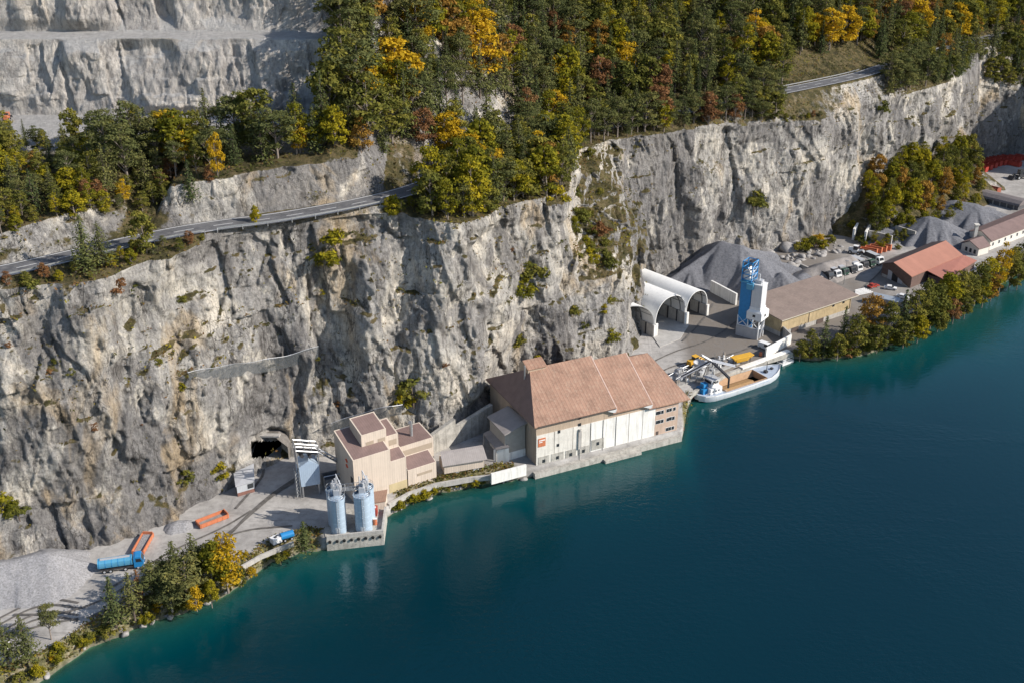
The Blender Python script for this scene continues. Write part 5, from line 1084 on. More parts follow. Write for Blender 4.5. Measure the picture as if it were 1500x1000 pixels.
def deckq(xa, xb):
    q = lambda x: (np.interp(x, [a[0] for a in st], [a[1] for a in st]) - .12, np.interp(x, [a[0] for a in st], [a[2] for a in st]) + .02)
    xs_ = np.linspace(xa, xb, 6)
    for x0, x1 in zip(xs_[:-1], xs_[1:]): (wa, za), (wb, zb2) = q(x0), q(x1); m.slab([(x0, yc - wa, za), (x1, yc - wb, zb2), (x1, yc + wb, zb2), (x0, yc + wa, za)], .1)
deckq(0, h0_); deckq(h1_, Lb - .2); m.box(h0_, h1_, yc - 4.1, yc - 3.1, 1.3, 1.6).box(h0_, h1_, yc + 3.1, yc + 4.1, 1.3, 1.6); m.build("deck", DECK, T)
m = MB()
m.prism([(h0_, yc - 3.1, 2.1), (h1_, yc - 3.1, 2.1), (h1_, yc - 2.5, -.1), (h0_, yc - 2.5, -.1)], (0, -.12, 0)).prism([(h0_, yc + 3.1, 2.1), (h1_, yc + 3.1, 2.1), (h1_, yc + 2.5, -.1), (h0_, yc + 2.5, -.1)], (0, .12, 0)).box(h0_, h0_ + .15, yc - 3.05, yc + 3.05, -.1, 2.1).box(h1_ - .15, h1_, yc - 3.05, yc + 3.05, -.1, 2.1).box(h0_, h1_, yc - 2.5, yc + 2.5, -.15, 0)
m.build("hold", M("hold_tan", (.42, .27, .16), .8, .15), T)
MB().px([(yc - 2.3, .02), (yc - .4, .8), (yc + 1.6, .35), (yc + 2.4, .02)], h0_ + .3, h1_ - 3).build("sand_load", M("wet_sand", (.36, .22, .10), .9, .15), T)
w_ = MB().box(3.2, 7.6, yc - 2.4, yc + 2.4, 1.6, 3.6).build("deckhouse", WHITE, T)
w2 = MB().box(4.0, 6.8, yc - 1.7, yc + 1.7, 3.6, 5.9).build("wheelhouse", WHITE, T)
for y0, y1, x0, x1 in ((yc - 1.74, yc - 1.69, 4.3, 6.5), (yc + 1.69, yc + 1.74, 4.3, 6.5), (yc - 1.4, yc + 1.4, 6.78, 6.84), (yc - 1.4, yc + 1.4, 3.96, 4.02)): MB().box(x0, x1, y0, y1, 4.7, 5.5).build("window", GLASS, w2)
for x in (3.9, 5.0, 6.1): MB().box(x, x + .5, yc - 2.44, yc - 2.39, 2.4, 2.9).build("porthole", GLASS, w_)
MB().box(3.8, 7.0, yc - 1.9, yc + 1.9, 5.9, 6.05).build("wheelhouse_roof", LGREY, w2); MB().box(1.4, 3.1, yc - 1.2, yc + 1.8, 1.7, 3.4).box(2.0, 3.6, yc - .6, yc + 1.0, 3.6, 4.8).build("engine_casing", BLUE, T)
MB().tube((5.4, yc, 5.95), (5.4, yc, 9.4), .1).bar((4.9, yc - .9, 8.4), (5.9, yc + .9, 8.4), .08).build("mast", WHITE, T)
MB().tube((Lb - 5.5, yc, 1.8), (Lb - 5.5, yc, 5.2), .1).box(Lb - 6.4, Lb - 5.6, yc - .8, yc + .4, 1.9, 2.6).box(Lb - 3.6, Lb - 2.9, yc - .3, yc + .5, 2.0, 2.7).build("anchor_winch", BLACKS, T)
m = MB()
for x in np.linspace(.6, 8, 8): m.bar((x, yc - np.interp(x, [a[0] for a in st], [a[1] for a in st]) + .1, 1.8), (x, yc - np.interp(x, [a[0] for a in st], [a[1] for a in st]) + .1, 2.9), .06)
m.bar((1, yc - 2.8, 2.9), (8, yc - 4.0, 2.7), .06); m.build("railing", WHITE, T)
MB().lathe((-.5, yc + 1.2, .4), [(.01, 0), (.5, .1), (.6, .6), (.5, 1.1), (.01, 1.2)], 14).build("fender", REDP, T, smooth=True)
# loading platform behind the barge
PL = Fr(P(1000, 568, 2.6), P(1085, 535, 2.6)); Ll = PL.L
T = PL.thing("loading_platform", "cluttered grey loading platform with belts and hoppers between barge and yard", "platform")
MB().box(-3, Ll, .3, 6.5, 1.2, 3.5).build("deck", M("platform_concrete", (.36, .35, .33), .9, .2, .6, dirt=(.2, .19, .18)), T)
mbs = [MB(), MB(), MB()]; rg = random.Random(5)
for k in range(34):
    u, v = rg.uniform(-1, Ll - 2), rg.uniform(.6, 6.0); h = rg.uniform(.4, 2.0); w = rg.uniform(.3, 1.3)
    mbs[k % 3].box(u, u + w, v, v + w * .7, 3.5, 3.5 + h)
mbs[0].build("machine_casing", LGREY, T); mbs[1].build("steel_box", M("rusty_grey", (.24, .21, .18), .8, .2), T); mbs[2].build("machinery", WHITE, T)
m = MB()
for k in range(26):
    u, v = rg.uniform(-2, Ll - 1), rg.uniform(.5, 6.2); m.bar((u, v, 3.5), (u + rg.uniform(-.6, .6), v + rg.uniform(-.4, .4), rg.uniform(4.5, 6.6)), .14)
for k in range(12):
    u, v, z = rg.uniform(-2, Ll - 4), rg.uniform(.5, 6), rg.uniform(4.2, 6.2); m.bar((u, v, z), (u + rg.uniform(2, 4.5), v + rg.uniform(-.8, .8), z + rg.uniform(-1, 1)), .12)
m.build("pipe_frame", GALV, T)
MB().lathe((Ll * .42, 3.6, 3.5), [(.4, 0), (.5, .8), (1.9, 2.6), (1.95, 3.1), (1.75, 3.1)], 20).build("funnel", LGREY, T, smooth=True)
T = thing("yard_conveyor", "long pale belt conveyor rising from the hall corner towards the loading boom", "conveyor", P(990, 556, 3))
a_ = P(991, 556, 4.2); b_ = P(1041, 530, 9.5); dv = (b_ - a_) / np.linalg.norm(b_ - a_); nn = np.array((-dv[1], dv[0], 0)); nn /= np.linalg.norm(nn)
MB().prism([a_ - nn * .5, a_ + nn * .5, b_ + nn * .5, b_ - nn * .5], (0, 0, .3)).build("belt", BLACKS, T, world=True)
m = MB()
for s_ in (-.65, .65): m.bar(a_ + nn * s_ + (0, 0, .3), b_ + nn * s_ + (0, 0, .3), .28)
m.build("side_rail", LGREY, T, world=True)
m = MB()
for t in (.3, .6, .95): c_ = a_ * (1 - t) + b_ * t; MB().bar(c_ - (0, 0, c_[2] - 2.6), c_, .25).build("trestle", GALV, T, world=True)
T = thing("ship_loader", "grey ship loader with crossed booms over the barge's wheelhouse", "crane", (*b_[:2], 3))
tp_ = b_ + (0, 0, .6); e1_ = P(1068, 553, 7.5); e2_ = P(1077, 536, 8.5); e3_ = P(1028, 520, 12)
for e_, mt, w in ((e1_, BLACKS, .8), (e2_, LGREY, 1.1), (e3_, LGREY, .7)):
    d_ = (e_ - tp_) / np.linalg.norm(e_ - tp_); n_ = np.array((-d_[1], d_[0], 0)); n_ /= np.linalg.norm(n_) + 1e-6
    m = MB()
    for s_ in (-w / 2, w / 2): m.bar(tp_ + n_ * s_, e_ + n_ * s_, .3)
    for t in np.linspace(0.05, .95, 7): c_ = tp_ * (1 - t) + e_ * t; m.bar(c_ - n_ * w / 2, c_ + n_ * w / 2, .16)
    m.prism([tp_ - n_ * w * .3, tp_ + n_ * w * .3, e_ + n_ * w * .3, e_ - n_ * w * .3], (0, 0, .2)); m.build("boom", mt, T, world=True)
m = MB()
for dx, dy in ((-1.2, -1.2), (1.2, -1.2), (1.2, 1.2), (-1.2, 1.2)): m.bar((tp_[0] + dx * 1.4, tp_[1] + dy * 1.4, 3), (tp_[0] + dx * .3, tp_[1] + dy * .3, tp_[2]), .22)
m.build("tripod", GALV, T, world=True); MB().tube(e1_, e1_ - (0, 0, 3.2), .3, 10).build("loading_spout", BLACKS, T, world=True)
T = thing("yellow_hopper", "yellow steel hopper bin on the loading platform beside the barge bow", "hopper", P(1086, 533, 3), pdir((1073, 534), (1094, 529)))
MB().add([(-3.6, -1, 2.6), (3.6, -1, 2.6), (3.6, 1, 2.6), (-3.6, 1, 2.6), (-2, -.4, 1.0), (2, -.4, 1.0), (2, .4, 1.0), (-2, .4, 1.0)], [(0, 1, 5, 4), (1, 2, 6, 5), (2, 3, 7, 6), (3, 0, 4, 7), (4, 5, 6, 7)]).box(-3.7, 3.7, -1.1, 1.1, 2.6, 2.9).build("bin", YELLOW, T)
m = MB()
for x in (-2.6, 2.6):
    for y in (-.7, .7): m.bar((x, y, 0), (x, y, 2.6), .2)
m.build("leg_frame", BLACKS, T)

# ================= shore details at the near yard =================
wall_run("shore_wall", "low pale concrete wall along the water beside the small white generator", "wall", [P(350, 834, 3), P(383, 815, 3), P(430, 796, 3)], .7, .45, CONC)
T = thing("generator_box", "small white generator box beside a blue tank on the lower yard", "generator", P(404.5, 794, 3), pdir((397, 797), (411, 791)))
MB().box(-1.1, 1.1, -.9, .9, .2, 1.5).build("casing", WHITE, T); MB().box(-.3, .2, -.3, .2, 1.5, 1.7).box(.4, .7, .1, .5, 1.5, 1.65).build("vent", BLACKS, T); MB().box(-1.1, 1.1, -.8, .8, 0, .2).build("skid", BLACKS, T)
T = thing("water_tank", "small bright blue tank trailer half behind the shore spruce", "tank", P(421, 789, 3), pdir((411, 792), (431, 786)))
MB().tube((-1.5, 0, 1.2), (1.5, 0, 1.2), .85, 16).build("tank", BLUE, T); wheel(T, -.8, -.8, .4); wheel(T, .8, -.8, .4); wheel(T, -.8, .8, .4); wheel(T, .8, .8, .4); MB().bar((1.5, 0, .6), (2.8, 0, .5), .14).build("drawbar", BLACKS, T)
# tyre tracks lying on the yard
def track(pts, w, z=3.0):
    q = smooth_poly(np.array([P(*a, 3.0) for a in pts]), 1.0); t = np.gradient(q, axis=0); t /= np.linalg.norm(t, axis=1)[:, None]; nr_ = np.stack([-t[:, 1], t[:, 0], 0 * t[:, 0]], 1)
    o_ = ribbon("tyre_track", q, nr_, -w, w, .135 + .004 * len(_trk), TRK); _trk.append(o_); return tag(o_, kind='structure')
_trk = []
TRK = M("tyre_track_dirt", (0.13, 0.12, 0.11), .95, .35, .6)
for off in (0, 9): track([(130 + off, 905 - off * .2), (250, 845 - off), (330, 790 - off * .4), (365, 752 + off * .3), (405, 718 + off * .3), (450, 690 + off * .5)], .42)
track([(345, 745), (380, 705), (388, 690), (380, 668)], .35)
for off in (0, 8, 18, 26): track([(0, 905 + off * 1.2), (45, 882 + off), (80, 876 + off), (120, 884 + off)], .3)
for k, q_ in enumerate((((150, 868), (200, 838), (260, 802), (330, 772), (372, 745)), ((215, 845), (262, 812), (318, 792), (360, 775), (430, 770)), ((20, 900), (90, 900), (150, 880), (205, 846)), ((0, 935), (60, 915), (120, 905)), ((930, 545), (985, 515), (1040, 500), (1080, 470)), ((945, 555), (1000, 530), (1070, 520), (1110, 505)), ((1000, 500), (1030, 470), (1045, 445)), ((1260, 425), (1290, 400), (1300, 380), (1345, 365)))):
    track(list(q_), .3)
# guard posts and sign by the road
i0 = int(np.argmin(np.abs(ROAD[:, 0] + 109))); pr = ROAD[i0] + RN[i0] * -.5
T = thing("road_sign", "slim striped post sign at the lake side of the cliff road", "sign", pr); MB().tube((0, 0, -.4), (0, 0, 5.2), .09).build("post", GALV, T)
for k in range(4): MB().box(-.16, .16, -.14, .14, .4 + 1.2 * k, 1.0 + 1.2 * k).build("band", WHITE if k % 2 == 0 else REDP, T)
def guard(name, label, i0, i1, a):
    T = thing(name, label, "guard rail", ROAD[i0] + RN[i0] * a); m = MB(); q = [ROAD[i] + RN[i] * a for i in range(i0, i1, 2)]
    for p0_, p1_ in zip(q[:-1], q[1:]): m.prism([p0_ + (0, 0, .45), p1_ + (0, 0, .45), p1_ + (0, 0, .8), p0_ + (0, 0, .8)], RN[i0] * .08)
    m.build("rail", GALV, T, world=True); m = MB()
    for c_ in q[::2]: m.bar(c_ - (0, 0, .5), c_ + (0, 0, .75), .14)
    m.build("post", GALV, T, world=True)
ix = lambda x: int(np.argmin(np.abs(ROAD[:, 0] - x)))
guard("guard_rail", "steel guard rail along the near stretch of cliff road above the lake", ix(-150), ix(-72), -.15)
guard("guard_rail", "steel guard rail on the middle stretch of cliff road below the rock bank", ix(-70), ix(-28), -.15)
guard("guard_rail", "bright steel guard rail on the far stretch of road in the sun", ix(108), ix(150), ROADW + .1)
# rockfall nets
NET, ntn, bsn = new_mat("rockfall_mesh"); bsn.inputs['Base Color'].default_value = (.20, .215, .225, 1); bsn.inputs['Roughness'].default_value = .6
_tr = N(ntn, "ShaderNodeBsdfTransparent"); _mx = N(ntn, "ShaderNodeMixShader"); _f = noise(ntn, co_obj(ntn), 3.0, 2); ntn.links.new(mth(ntn, 'ADD', mth(ntn, 'MULTIPLY', _f, .5), .22), _mx.inputs[0])
ntn.links.new(bsn.outputs[0], _mx.inputs[1]); ntn.links.new(_tr.outputs[0], _mx.inputs[2]); ntn.links.new(_mx.outputs[0], ntn.nodes["Material Output"].inputs[0])
def netf(label, pts, w):
    q = np.array([cliff_hit(*a) for a in pts]); q = smooth_poly(q, 1.5); T = thing("rockfall_net", label, "rockfall net", q[0])
    out = np.array((.3, -.9, .0)); n = len(q); sag = np.sin(np.arange(n) * .9) * .15
    V = np.vstack([q + out * 1.2 - (0, 0, w * .5), q + out * 3.6 + np.stack([0 * sag, 0 * sag, sag + w * .55], 1)]) - q[0]
    F = [(i, i + 1, n + i + 1, n + i) for i in range(n - 1)]; mesh_np("net", V, F, NET, T)
    m = MB()
    for i in range(0, n, 4): m.bar(q[i] - out * .8, q[i] + out * 3.6 + (0, 0, w * .55), .16)
    for i in range(n - 1): m.bar(q[i] + out * 3.6 + (0, 0, sag[i] + w * .55), q[i + 1] + out * 3.6 + (0, 0, sag[i + 1] + w * .55), .1)
    m.build("post", GALV, T, world=True)
netf("long grey rockfall net strung across the pale cliff above the tunnel", [(276, 549), (320, 540), (380, 532), (430, 522), (466, 510)], 4.2)
netf("grey rockfall net on the ledge above the cream building", [(482, 622), (520, 608), (560, 598), (590, 593)], 4.0)
# fallen rocks
def rock(name, label, pt, s, seed, group=None, mat=None):
    bm_ = bmesh.new(); bmesh.ops.create_icosphere(bm_, subdivisions=2, radius=1); rg_ = random.Random(seed); V = np.array([v.co for v in bm_.verts])
    pl_ = [np.array((rg_.gauss(0, 1), rg_.gauss(0, 1), rg_.gauss(0, 1))) for _ in range(9)]
    for n_ in pl_:
        n_ /= np.linalg.norm(n_); c_ = rg_.uniform(.45, .8); dd = V @ n_; V = V - np.outer(np.clip(dd - c_, 0, None), n_)
    V *= np.array((rg_.uniform(.8, 1.3), rg_.uniform(.8, 1.2), rg_.uniform(.6, .95))) * s
    F = [[v.index for v in f.verts] for f in bm_.faces]; bm_.free(); o_ = mesh_np(name, V, F, mat or BOULD); o_.location = [float(a) for a in pt]; return tag(o_, label, "boulder", group)
BOULD = M("boulder_stone", (.30, .285, .27), .95, .3, .8, bmp=.6)
rg = random.Random(8)
for k in range(64):
    t = rg.random(); px = 1112 + 120 * t + rg.uniform(-8, 8); py = 388 - 22 * t + rg.uniform(-6, 9) - (4 if px > 1170 else 0)
    rock("boulder", "angular grey boulder in the rubble at the cliff foot beyond the big gravel heap", P(px, py, 3), rg.choice((.6, .8, 1.0, 1.2, 1.9)), k, "boulders in the rubble at the cliff foot")
for k, (px, py, s_) in enumerate(((1150, 366, 4.2), (1162, 362, 5.0), (1122, 372, 3.4))): rock("boulder", ["big dark broken block at the cliff foot right of the fluted gravel heap", "largest dark rock slab leaning on the cliff foot", "middling dark block against the cliff behind the fluted heap"][k], P(px, py, 3), s_, 90 + k)
for k in range(46):
    px = rg.choice((rg.uniform(60, 350), rg.uniform(560, 780))); x_ = P(px, np.interp(px, [60, 205, 350, 400, 560, 640, 780], [995, 915, 855, 815, 765, 720, 698]), 0)
    rock("shore_rock", "grey stone at the waterline of the planted bank", (x_[0] + rg.uniform(-.5, .5), float(np.interp(x_[0], gx, sh)) + rg.uniform(-.8, 1.6), .3), rg.uniform(.4, 1.1), 200 + k, "stones along the waterline")
# ------------------------------------------------------------------ trees
rng = np.random.default_rng(7)
def leaf_mat(name, stops, trans=0.3, vary=0.35):
    m = bpy.data.materials.new(name); m.use_nodes = True; nt = m.node_tree; nt.nodes.remove(nt.nodes["Principled BSDF"]); out = nt.nodes["Material Output"]
    oi = N(nt, "ShaderNodeObjectInfo"); t = attr(nt, "tint")
    f = mth(nt, 'ADD', mth(nt, 'MULTIPLY', t, 1 - vary), mth(nt, 'MULTIPLY', oi.outputs['Random'], vary))
    c = ramp(nt, f, stops)
    a = N(nt, "ShaderNodeBsdfDiffuse"); b = N(nt, "ShaderNodeBsdfTranslucent"); x = N(nt, "ShaderNodeMixShader"); x.inputs[0].default_value = trans
    nt.links.new(c, a.inputs[0]); nt.links.new(c, b.inputs[0]); nt.links.new(a.outputs[0], x.inputs[1]); nt.links.new(b.outputs[0], x.inputs[2]); nt.links.new(x.outputs[0], out.inputs[0]); return m
L_SPRUCE = leaf_mat("spruce_needles", [(0.1, (0.036, 0.049, 0.023)), (.45, (0.069, 0.088, 0.035)), (.8, (0.124, 0.133, 0.044)), (1, (0.179, 0.163, 0.053))], .12)
L_PINE = leaf_mat("pine_needles", [(0.1, (0.051, 0.062, 0.028)), (.5, (0.104, 0.114, 0.041)), (.85, (0.165, 0.156, 0.052)), (1, (0.216, 0.186, 0.054))], .15)
L_GOLD = leaf_mat("golden_leaves", [(0.05, (.20, .15, .012)), (.4, (.42, .27, .018)), (.75, (.58, .38, .03)), (1, (.60, .30, .025))], .35)
L_YGREEN = leaf_mat("yellow_green_leaves", [(0.05, (.07, .08, .015)), (.4, (.17, .165, .02)), (.75, (.34, .28, .022)), (1, (.45, .33, .025))], .35)
L_ORANGE = leaf_mat("orange_leaves", [(0.05, (.13, .085, .025)), (.4, (.26, .145, .035)), (.75, (.37, .21, .045)), (1, (.28, .21, .05))], .3)
L_RUST = leaf_mat("rust_leaves", [(0.05, (.10, .055, .03)), (.45, (.19, .095, .045)), (.8, (.27, .14, .06)), (1, (.24, .17, .07))], .25)
L_OLIVE = leaf_mat("olive_leaves", [(0.05, (0.055, 0.065, 0.019)), (.4, (0.117, 0.124, 0.030)), (.75, (0.207, 0.189, 0.040)), (1, (0.303, 0.247, 0.047))], .3)
BARK = M("bark", (.13, .10, .08), .95, .25, 2.0, bmp=.5); BARKP = M("pale_bark", (.24, .20, .17), .95, .25, 2.0, bmp=.4)
def quads(c, n, size, asp, droop=0.0):           # leaf sprays: four-cornered kites
    k = len(c); a = rng.normal(size=(k, 3)); a -= (a * n).sum(1)[:, None] * n; a[:, 2] -= droop; a /= np.linalg.norm(a, axis=1)[:, None]; b = np.cross(n, a)
    s = size[:, None]; V = np.stack([c - a * s, c + b * s * asp * rng.uniform(.5, 1, (k, 1)), c + a * s * rng.uniform(.8, 1.3, (k, 1)), c - b * s * asp * rng.uniform(.5, 1, (k, 1))], 1)
    return V.reshape(-1, 3), np.arange(4 * k).reshape(-1, 4)
def unit(v): return v / (np.linalg.norm(v, axis=1)[:, None] + 1e-9)
def trunk_mesh(h, r, limbs, bend=.25):
    m = MB(); p = np.zeros(3); k = 6; pts = [np.array((bend * math.sin(1.7 * i / k + h), bend * math.cos(2.3 * i / k + h) - bend, h * i / k)) for i in range(k + 1)]
    pts[0][2] = -1.0
    for i in range(k): m.tube(pts[i], pts[i + 1], r * (1 - i / (k + .4)) + .03, 7, r * (1 - (i + 1) / (k + .4)) + .03, caps=False)
    for a, b, rr in limbs: m.tube(a, b, rr, 5, rr * .35, caps=False)
    return m
PROTO = {}
def finish(key, name, crown, tint, lmat, trunk, tmat, h):
    V, F = crown; o = mesh_np("crown", V, F, lmat, attrs={'tint': np.repeat(tint, 4)}); t = trunk.build("trunk", tmat)
    COL.objects.unlink(o); COL.objects.unlink(t); PROTO[key] = (name, o.data, t.data, h)
def spruce(key, h, Rr, lmat=L_SPRUCE, gap=.0, name="spruce_tree", lo=.08):
    C, Nn, S, T_ = [], [], [], []; limbs = []
    z = h * lo
    while z < h * .985:
        f = (z - h * lo) / (h * (1 - lo)); rad = Rr * (1 - f) ** .8 * rng.uniform(.7, 1.1) + .15; nb = int(rng.integers(6, 9)) if f < .8 else 5; ph = rng.uniform(0, 6.3)
        for k in range(nb):
            if rng.random() < gap: continue
            an = ph + 2 * math.pi * k / nb + rng.normal() * .25; L = rad * rng.uniform(.65, 1.15); dr = rng.uniform(.15, .45); tb = rng.random()
            d = np.array((math.cos(an), math.sin(an), 0)); ns = max(2, int(L / .42))
            if L > 1.6 and rng.random() < .4: limbs.append((np.array((0, 0, z)), np.array((d[0] * L * .8, d[1] * L * .8, z - dr * L * .6)), .05))
            for j in range(ns):
                t = (j + rng.uniform(.2, .9)) / ns; c = d * L * t + np.array((0, 0, z - dr * L * t + .12 * L * t * t)); side = np.array((-d[1], d[0], 0)) * rng.normal() * .34 * L * (.35 + .5 * t)
                C.append(c + side + rng.normal(size=3) * .1); Nn.append((d[0] * .45 + rng.normal() * .45, d[1] * .45 + rng.normal() * .45, .8)); S.append(rng.uniform(.30, .58) * (1.1 - .4 * f)); T_.append(np.clip(.25 + .45 * t + .3 * (tb - .5) + rng.normal() * .14, 0, 1))
        z += rng.uniform(.38, .62) * (1.0 - .35 * f)
    C, Nn, S = np.array(C), unit(np.array(Nn)), np.array(S); finish(key, name, quads(C, Nn, S, .62, .5), np.array(T_), lmat, trunk_mesh(h * .97, h * .013 + .06, limbs, .1), BARK, h)
def clumpy(key, name, h, Rr, zc0, nclump, lmat, per, leaf, flat=.75, tmat=BARK, shape=1.0, asp=.8, top=.5):
    cs = []
    tries = 0
    while len(cs) < nclump and tries < 4000:
        tries += 1; f = rng.random(); env = (math.sin(math.pi * (.12 + .88 * f) ** shape)) ** .6 if top else 1; z = h * (zc0 + (1 - zc0) * f) * .95
        a = rng.uniform(0, 6.3); r = Rr * env * math.sqrt(rng.uniform(.15, 1)) * .85; c = np.array((r * math.cos(a), r * math.sin(a), z))
        if all(np.linalg.norm((c - q) * (1, 1, 1.25)) > Rr * .36 for q in cs): cs.append(c)
    C, Nn, S, T_, limbs = [], [], [], [], []
    for c in cs:
        cr = Rr * rng.uniform(.28, .46); n = int(per * (cr / (Rr * .37)) ** 2); tb = rng.random()
        u = unit(rng.normal(size=(n, 3))); u[:, 2] = np.where(u[:, 2] < -.35, -u[:, 2] * .5, u[:, 2]); rad = cr * rng.uniform(.35, 1.08, n) ** .6
        bumpy = 1 + .25 * np.sin(u[:, 0] * 5 + c[0] * 9) * np.sin(u[:, 1] * 5 + c[1] * 7)
        C.append(c + u * (rad * bumpy)[:, None] * np.array((1, 1, flat))); Nn.append(unit(u + .7 * rng.normal(size=(n, 3)) + (0, 0, .25))); S.append(leaf * rng.uniform(.65, 1.35, n)); T_.append(np.clip(tb * .55 + .22 + rng.normal(size=n) * .16 + .1 * u[:, 2], 0, 1))
        b0 = np.array((0, 0, max(h * .12, c[2] - np.linalg.norm(c[:2]) * 1.1 - .4))); limbs.append((b0, c, .03 + .010 * h * .5))
    C, Nn, S, T_ = np.vstack(C), np.vstack(Nn), np.concatenate(S), np.concatenate(T_)
    finish(key, name, quads(C, Nn, S, asp), T_, lmat, trunk_mesh(h * .88, h * .013 + .05, limbs), tmat, h)
for i, (h, r) in enumerate(((22, 4.0), (19, 3.5), (24, 4.6), (16, 3.6))): spruce("spruce%d" % i, h, r, gap=.04 * i)
for i, (h, r) in enumerate(((20, 4.6), (17, 4.2), (22, 5.2))): spruce("pinec%d" % i, h, r, L_PINE, .22, "conifer_tree", .22)
for i, (h, r, z0) in enumerate(((17, 4.6, .34), (14, 4.2, .25), (19, 4.6, .38))): clumpy("pine%d" % i, "pine_tree", h, r, z0, 24, L_PINE, 115, .33, .55, BARKP, 1.0, .5)
for nm, lm in (("gold", L_GOLD), ("ygreen", L_YGREEN), ("orange", L_ORANGE), ("rust", L_RUST), ("olive", L_OLIVE)):
    for i, (h, r, z0) in enumerate(((15, 4.2, .22), (18, 4.3, .25), (11, 3.4, .15))): clumpy("%s%d" % (nm, i), {"gold": "yellow_leaf_tree", "ygreen": "yellow_leaf_tree", "olive": "broadleaf_tree"}.get(nm, "russet_leaf_tree"), h, r, z0, 26, lm, 82, .34, .8, BARKP, .85)  # broadleaf trees of unknown species, grouped by leaf colour
for nm, lm in (("gold", L_GOLD), ("ygreen", L_YGREEN), ("olive", L_OLIVE), ("rust", L_RUST)):
    for i in range(2): clumpy("bush%s%d" % (nm, i), "bush", 3.2, 2.3, .15, 11, lm, 70, .24, .75, BARK, .7)
spruce("dead0", 16, 1.7, L_RUST, .45, "pine_tree", .3)
TREES = []
def plant(key, pt, h, label, cat="tree", group=None, wide=1.0, name=None):
    nm, cm, tm, h0 = PROTO[key]; s_ = h / h0
    T = thing(name or nm, label, cat, (pt[0], pt[1], pt[2]), rng.uniform(0, 6.28), group); T.scale = (s_ * wide, s_ * wide, s_)
    c_ = bpy.data.objects.new("crown", cm); COL.objects.link(c_); c_.parent = T
    t_ = bpy.data.objects.new("trunk", tm); COL.objects.link(t_); t_.parent = T
    TREES.append((pt[0], pt[1])); return T
def height_from(pt, py_top):                     # how tall it must be to reach a photo row
    d = ray(750, py_top); d2 = ray(*proj(pt)); y = pt[1]
    return max(1.2, CAMH + d[2] * y / d[1] - pt[2])
def spot(px, py): return cliff_hit(px, py)
ROADXY = ROAD + RN * ROADW / 2
def on_road(x, y, m=5.4): return float(np.min((ROADXY[:, 0] - x) ** 2 + (ROADXY[:, 1] - y) ** 2)) < m * m

# -- trees of the near shore, one by one
Z3 = lambda px, py: P(px, py, 2.9)
near = [("pinec0", 262, 872, 790, "largest dark pine in the clump on the near shore, beside the golden tree", 1.5), ("pinec2", 290, 866, 778, "tall dark pine directly behind the golden shore tree", 1.35), ("pine1", 236, 884, 822, "broad olive pine at the lake side of the near shore clump", 1.4),
    ("pinec1", 243, 858, 812, "dark pine at the yard side of the near shore clump", 1.45), ("pine0", 300, 852, 798, "rounded pine between the dark clump and the tyre tracks", 1.3), ("gold0", 333, 862, 781, "brilliant golden tree standing on the near shore", 1.15), ("ygreen2", 316, 868, 796, "yellow-green tree tucked behind the brilliant golden tree", 1.0),
    ("gold2", 287, 893, 857, "small golden bushy tree at the waterline below the dark pines", 1.0), ("ygreen2", 312, 886, 850, "slender yellow-green sapling at the waterline below the golden tree", .8), ("spruce1", 170, 915, 843, "light green young pine alone on the bank below the blue truck", 1.35),
    ("pinec1", 197, 905, 836, "young pine next to the brown dead tree by the blue truck", 1.2), ("dead0", 208, 892, 832, "thin brown dead conifer beside the young pine", 1.2), ("pine2", 77, 936, 882, "slim pine on the bank in front of the dark tyre tracks", 1.0),
    ("pinec0", 43, 972, 898, "thin-crowned pine near the picture's lower corner", 1.2), ("pinec1", 14, 978, 905, "sparse pine at the picture's edge by the white van", 1.3), ("spruce3", 447, 806, 762, "yellowish young spruce on the bank beside the silo pier", 1.6),
    ("pine1", 275, 884, 812, "dense dark pine in front of the largest one in the near shore clump", 1.45), ("pinec1", 226, 872, 818, "narrow dark pine at the truck end of the near shore clump", 1.3), ("pine1", 252, 892, 846, "low dark pine at the waterline under the near shore clump", 1.5),
    ("olive2", 352, 858, 836, "low olive shrub tree just past the golden tree on the bank", 1.2)]
for key, px, pb, pt_, lb, wd_ in near:
    b = Z3(px, pb); plant(key, b, height_from(b, pt_), lb, wide=wd_)
# -- shore bushes
for k in range(46):
    px = rng.uniform(20, 420); py = np.interp(px, [20, 60, 130, 205, 260, 330, 365, 400, 420], [998, 972, 930, 898, 884, 858, 834, 812, 802]) + rng.uniform(-6, 14)
    b = P(px, py, 1.8); kd = rng.choice(["ygreen", "olive", "olive", "gold", "rust"], p=[.3, .3, .2, .1, .1])
    plant("bush%s%d" % (kd, k % 2), (b[0], b[1], 1.2), rng.uniform(1.2, 2.8), {"ygreen": "yellow-green bush on the grassy bank of the near yard", "olive": "olive green bush on the grassy bank of the near yard", "gold": "golden bush on the grassy bank of the near yard", "rust": "rust brown bush on the grassy bank of the near yard"}[kd], "bush", "bushes on the near lake bank")
for k in range(26):
    px = rng.uniform(575, 715); py = np.interp(px, [575, 600, 640, 690, 715], [752, 738, 722, 712, 708]) - rng.uniform(0, 6)
    b = P(px, py, 1.0); kd = rng.choice(["olive", "ygreen"]); plant("bush%s%d" % (kd, k % 2), (b[0], b[1], .8), rng.uniform(1.0, 2.2), ("olive" if kd == "olive" else "yellow-green") + " bush on the rocky shore strip below the grey-roofed shed", "bush", "bushes below the shed")
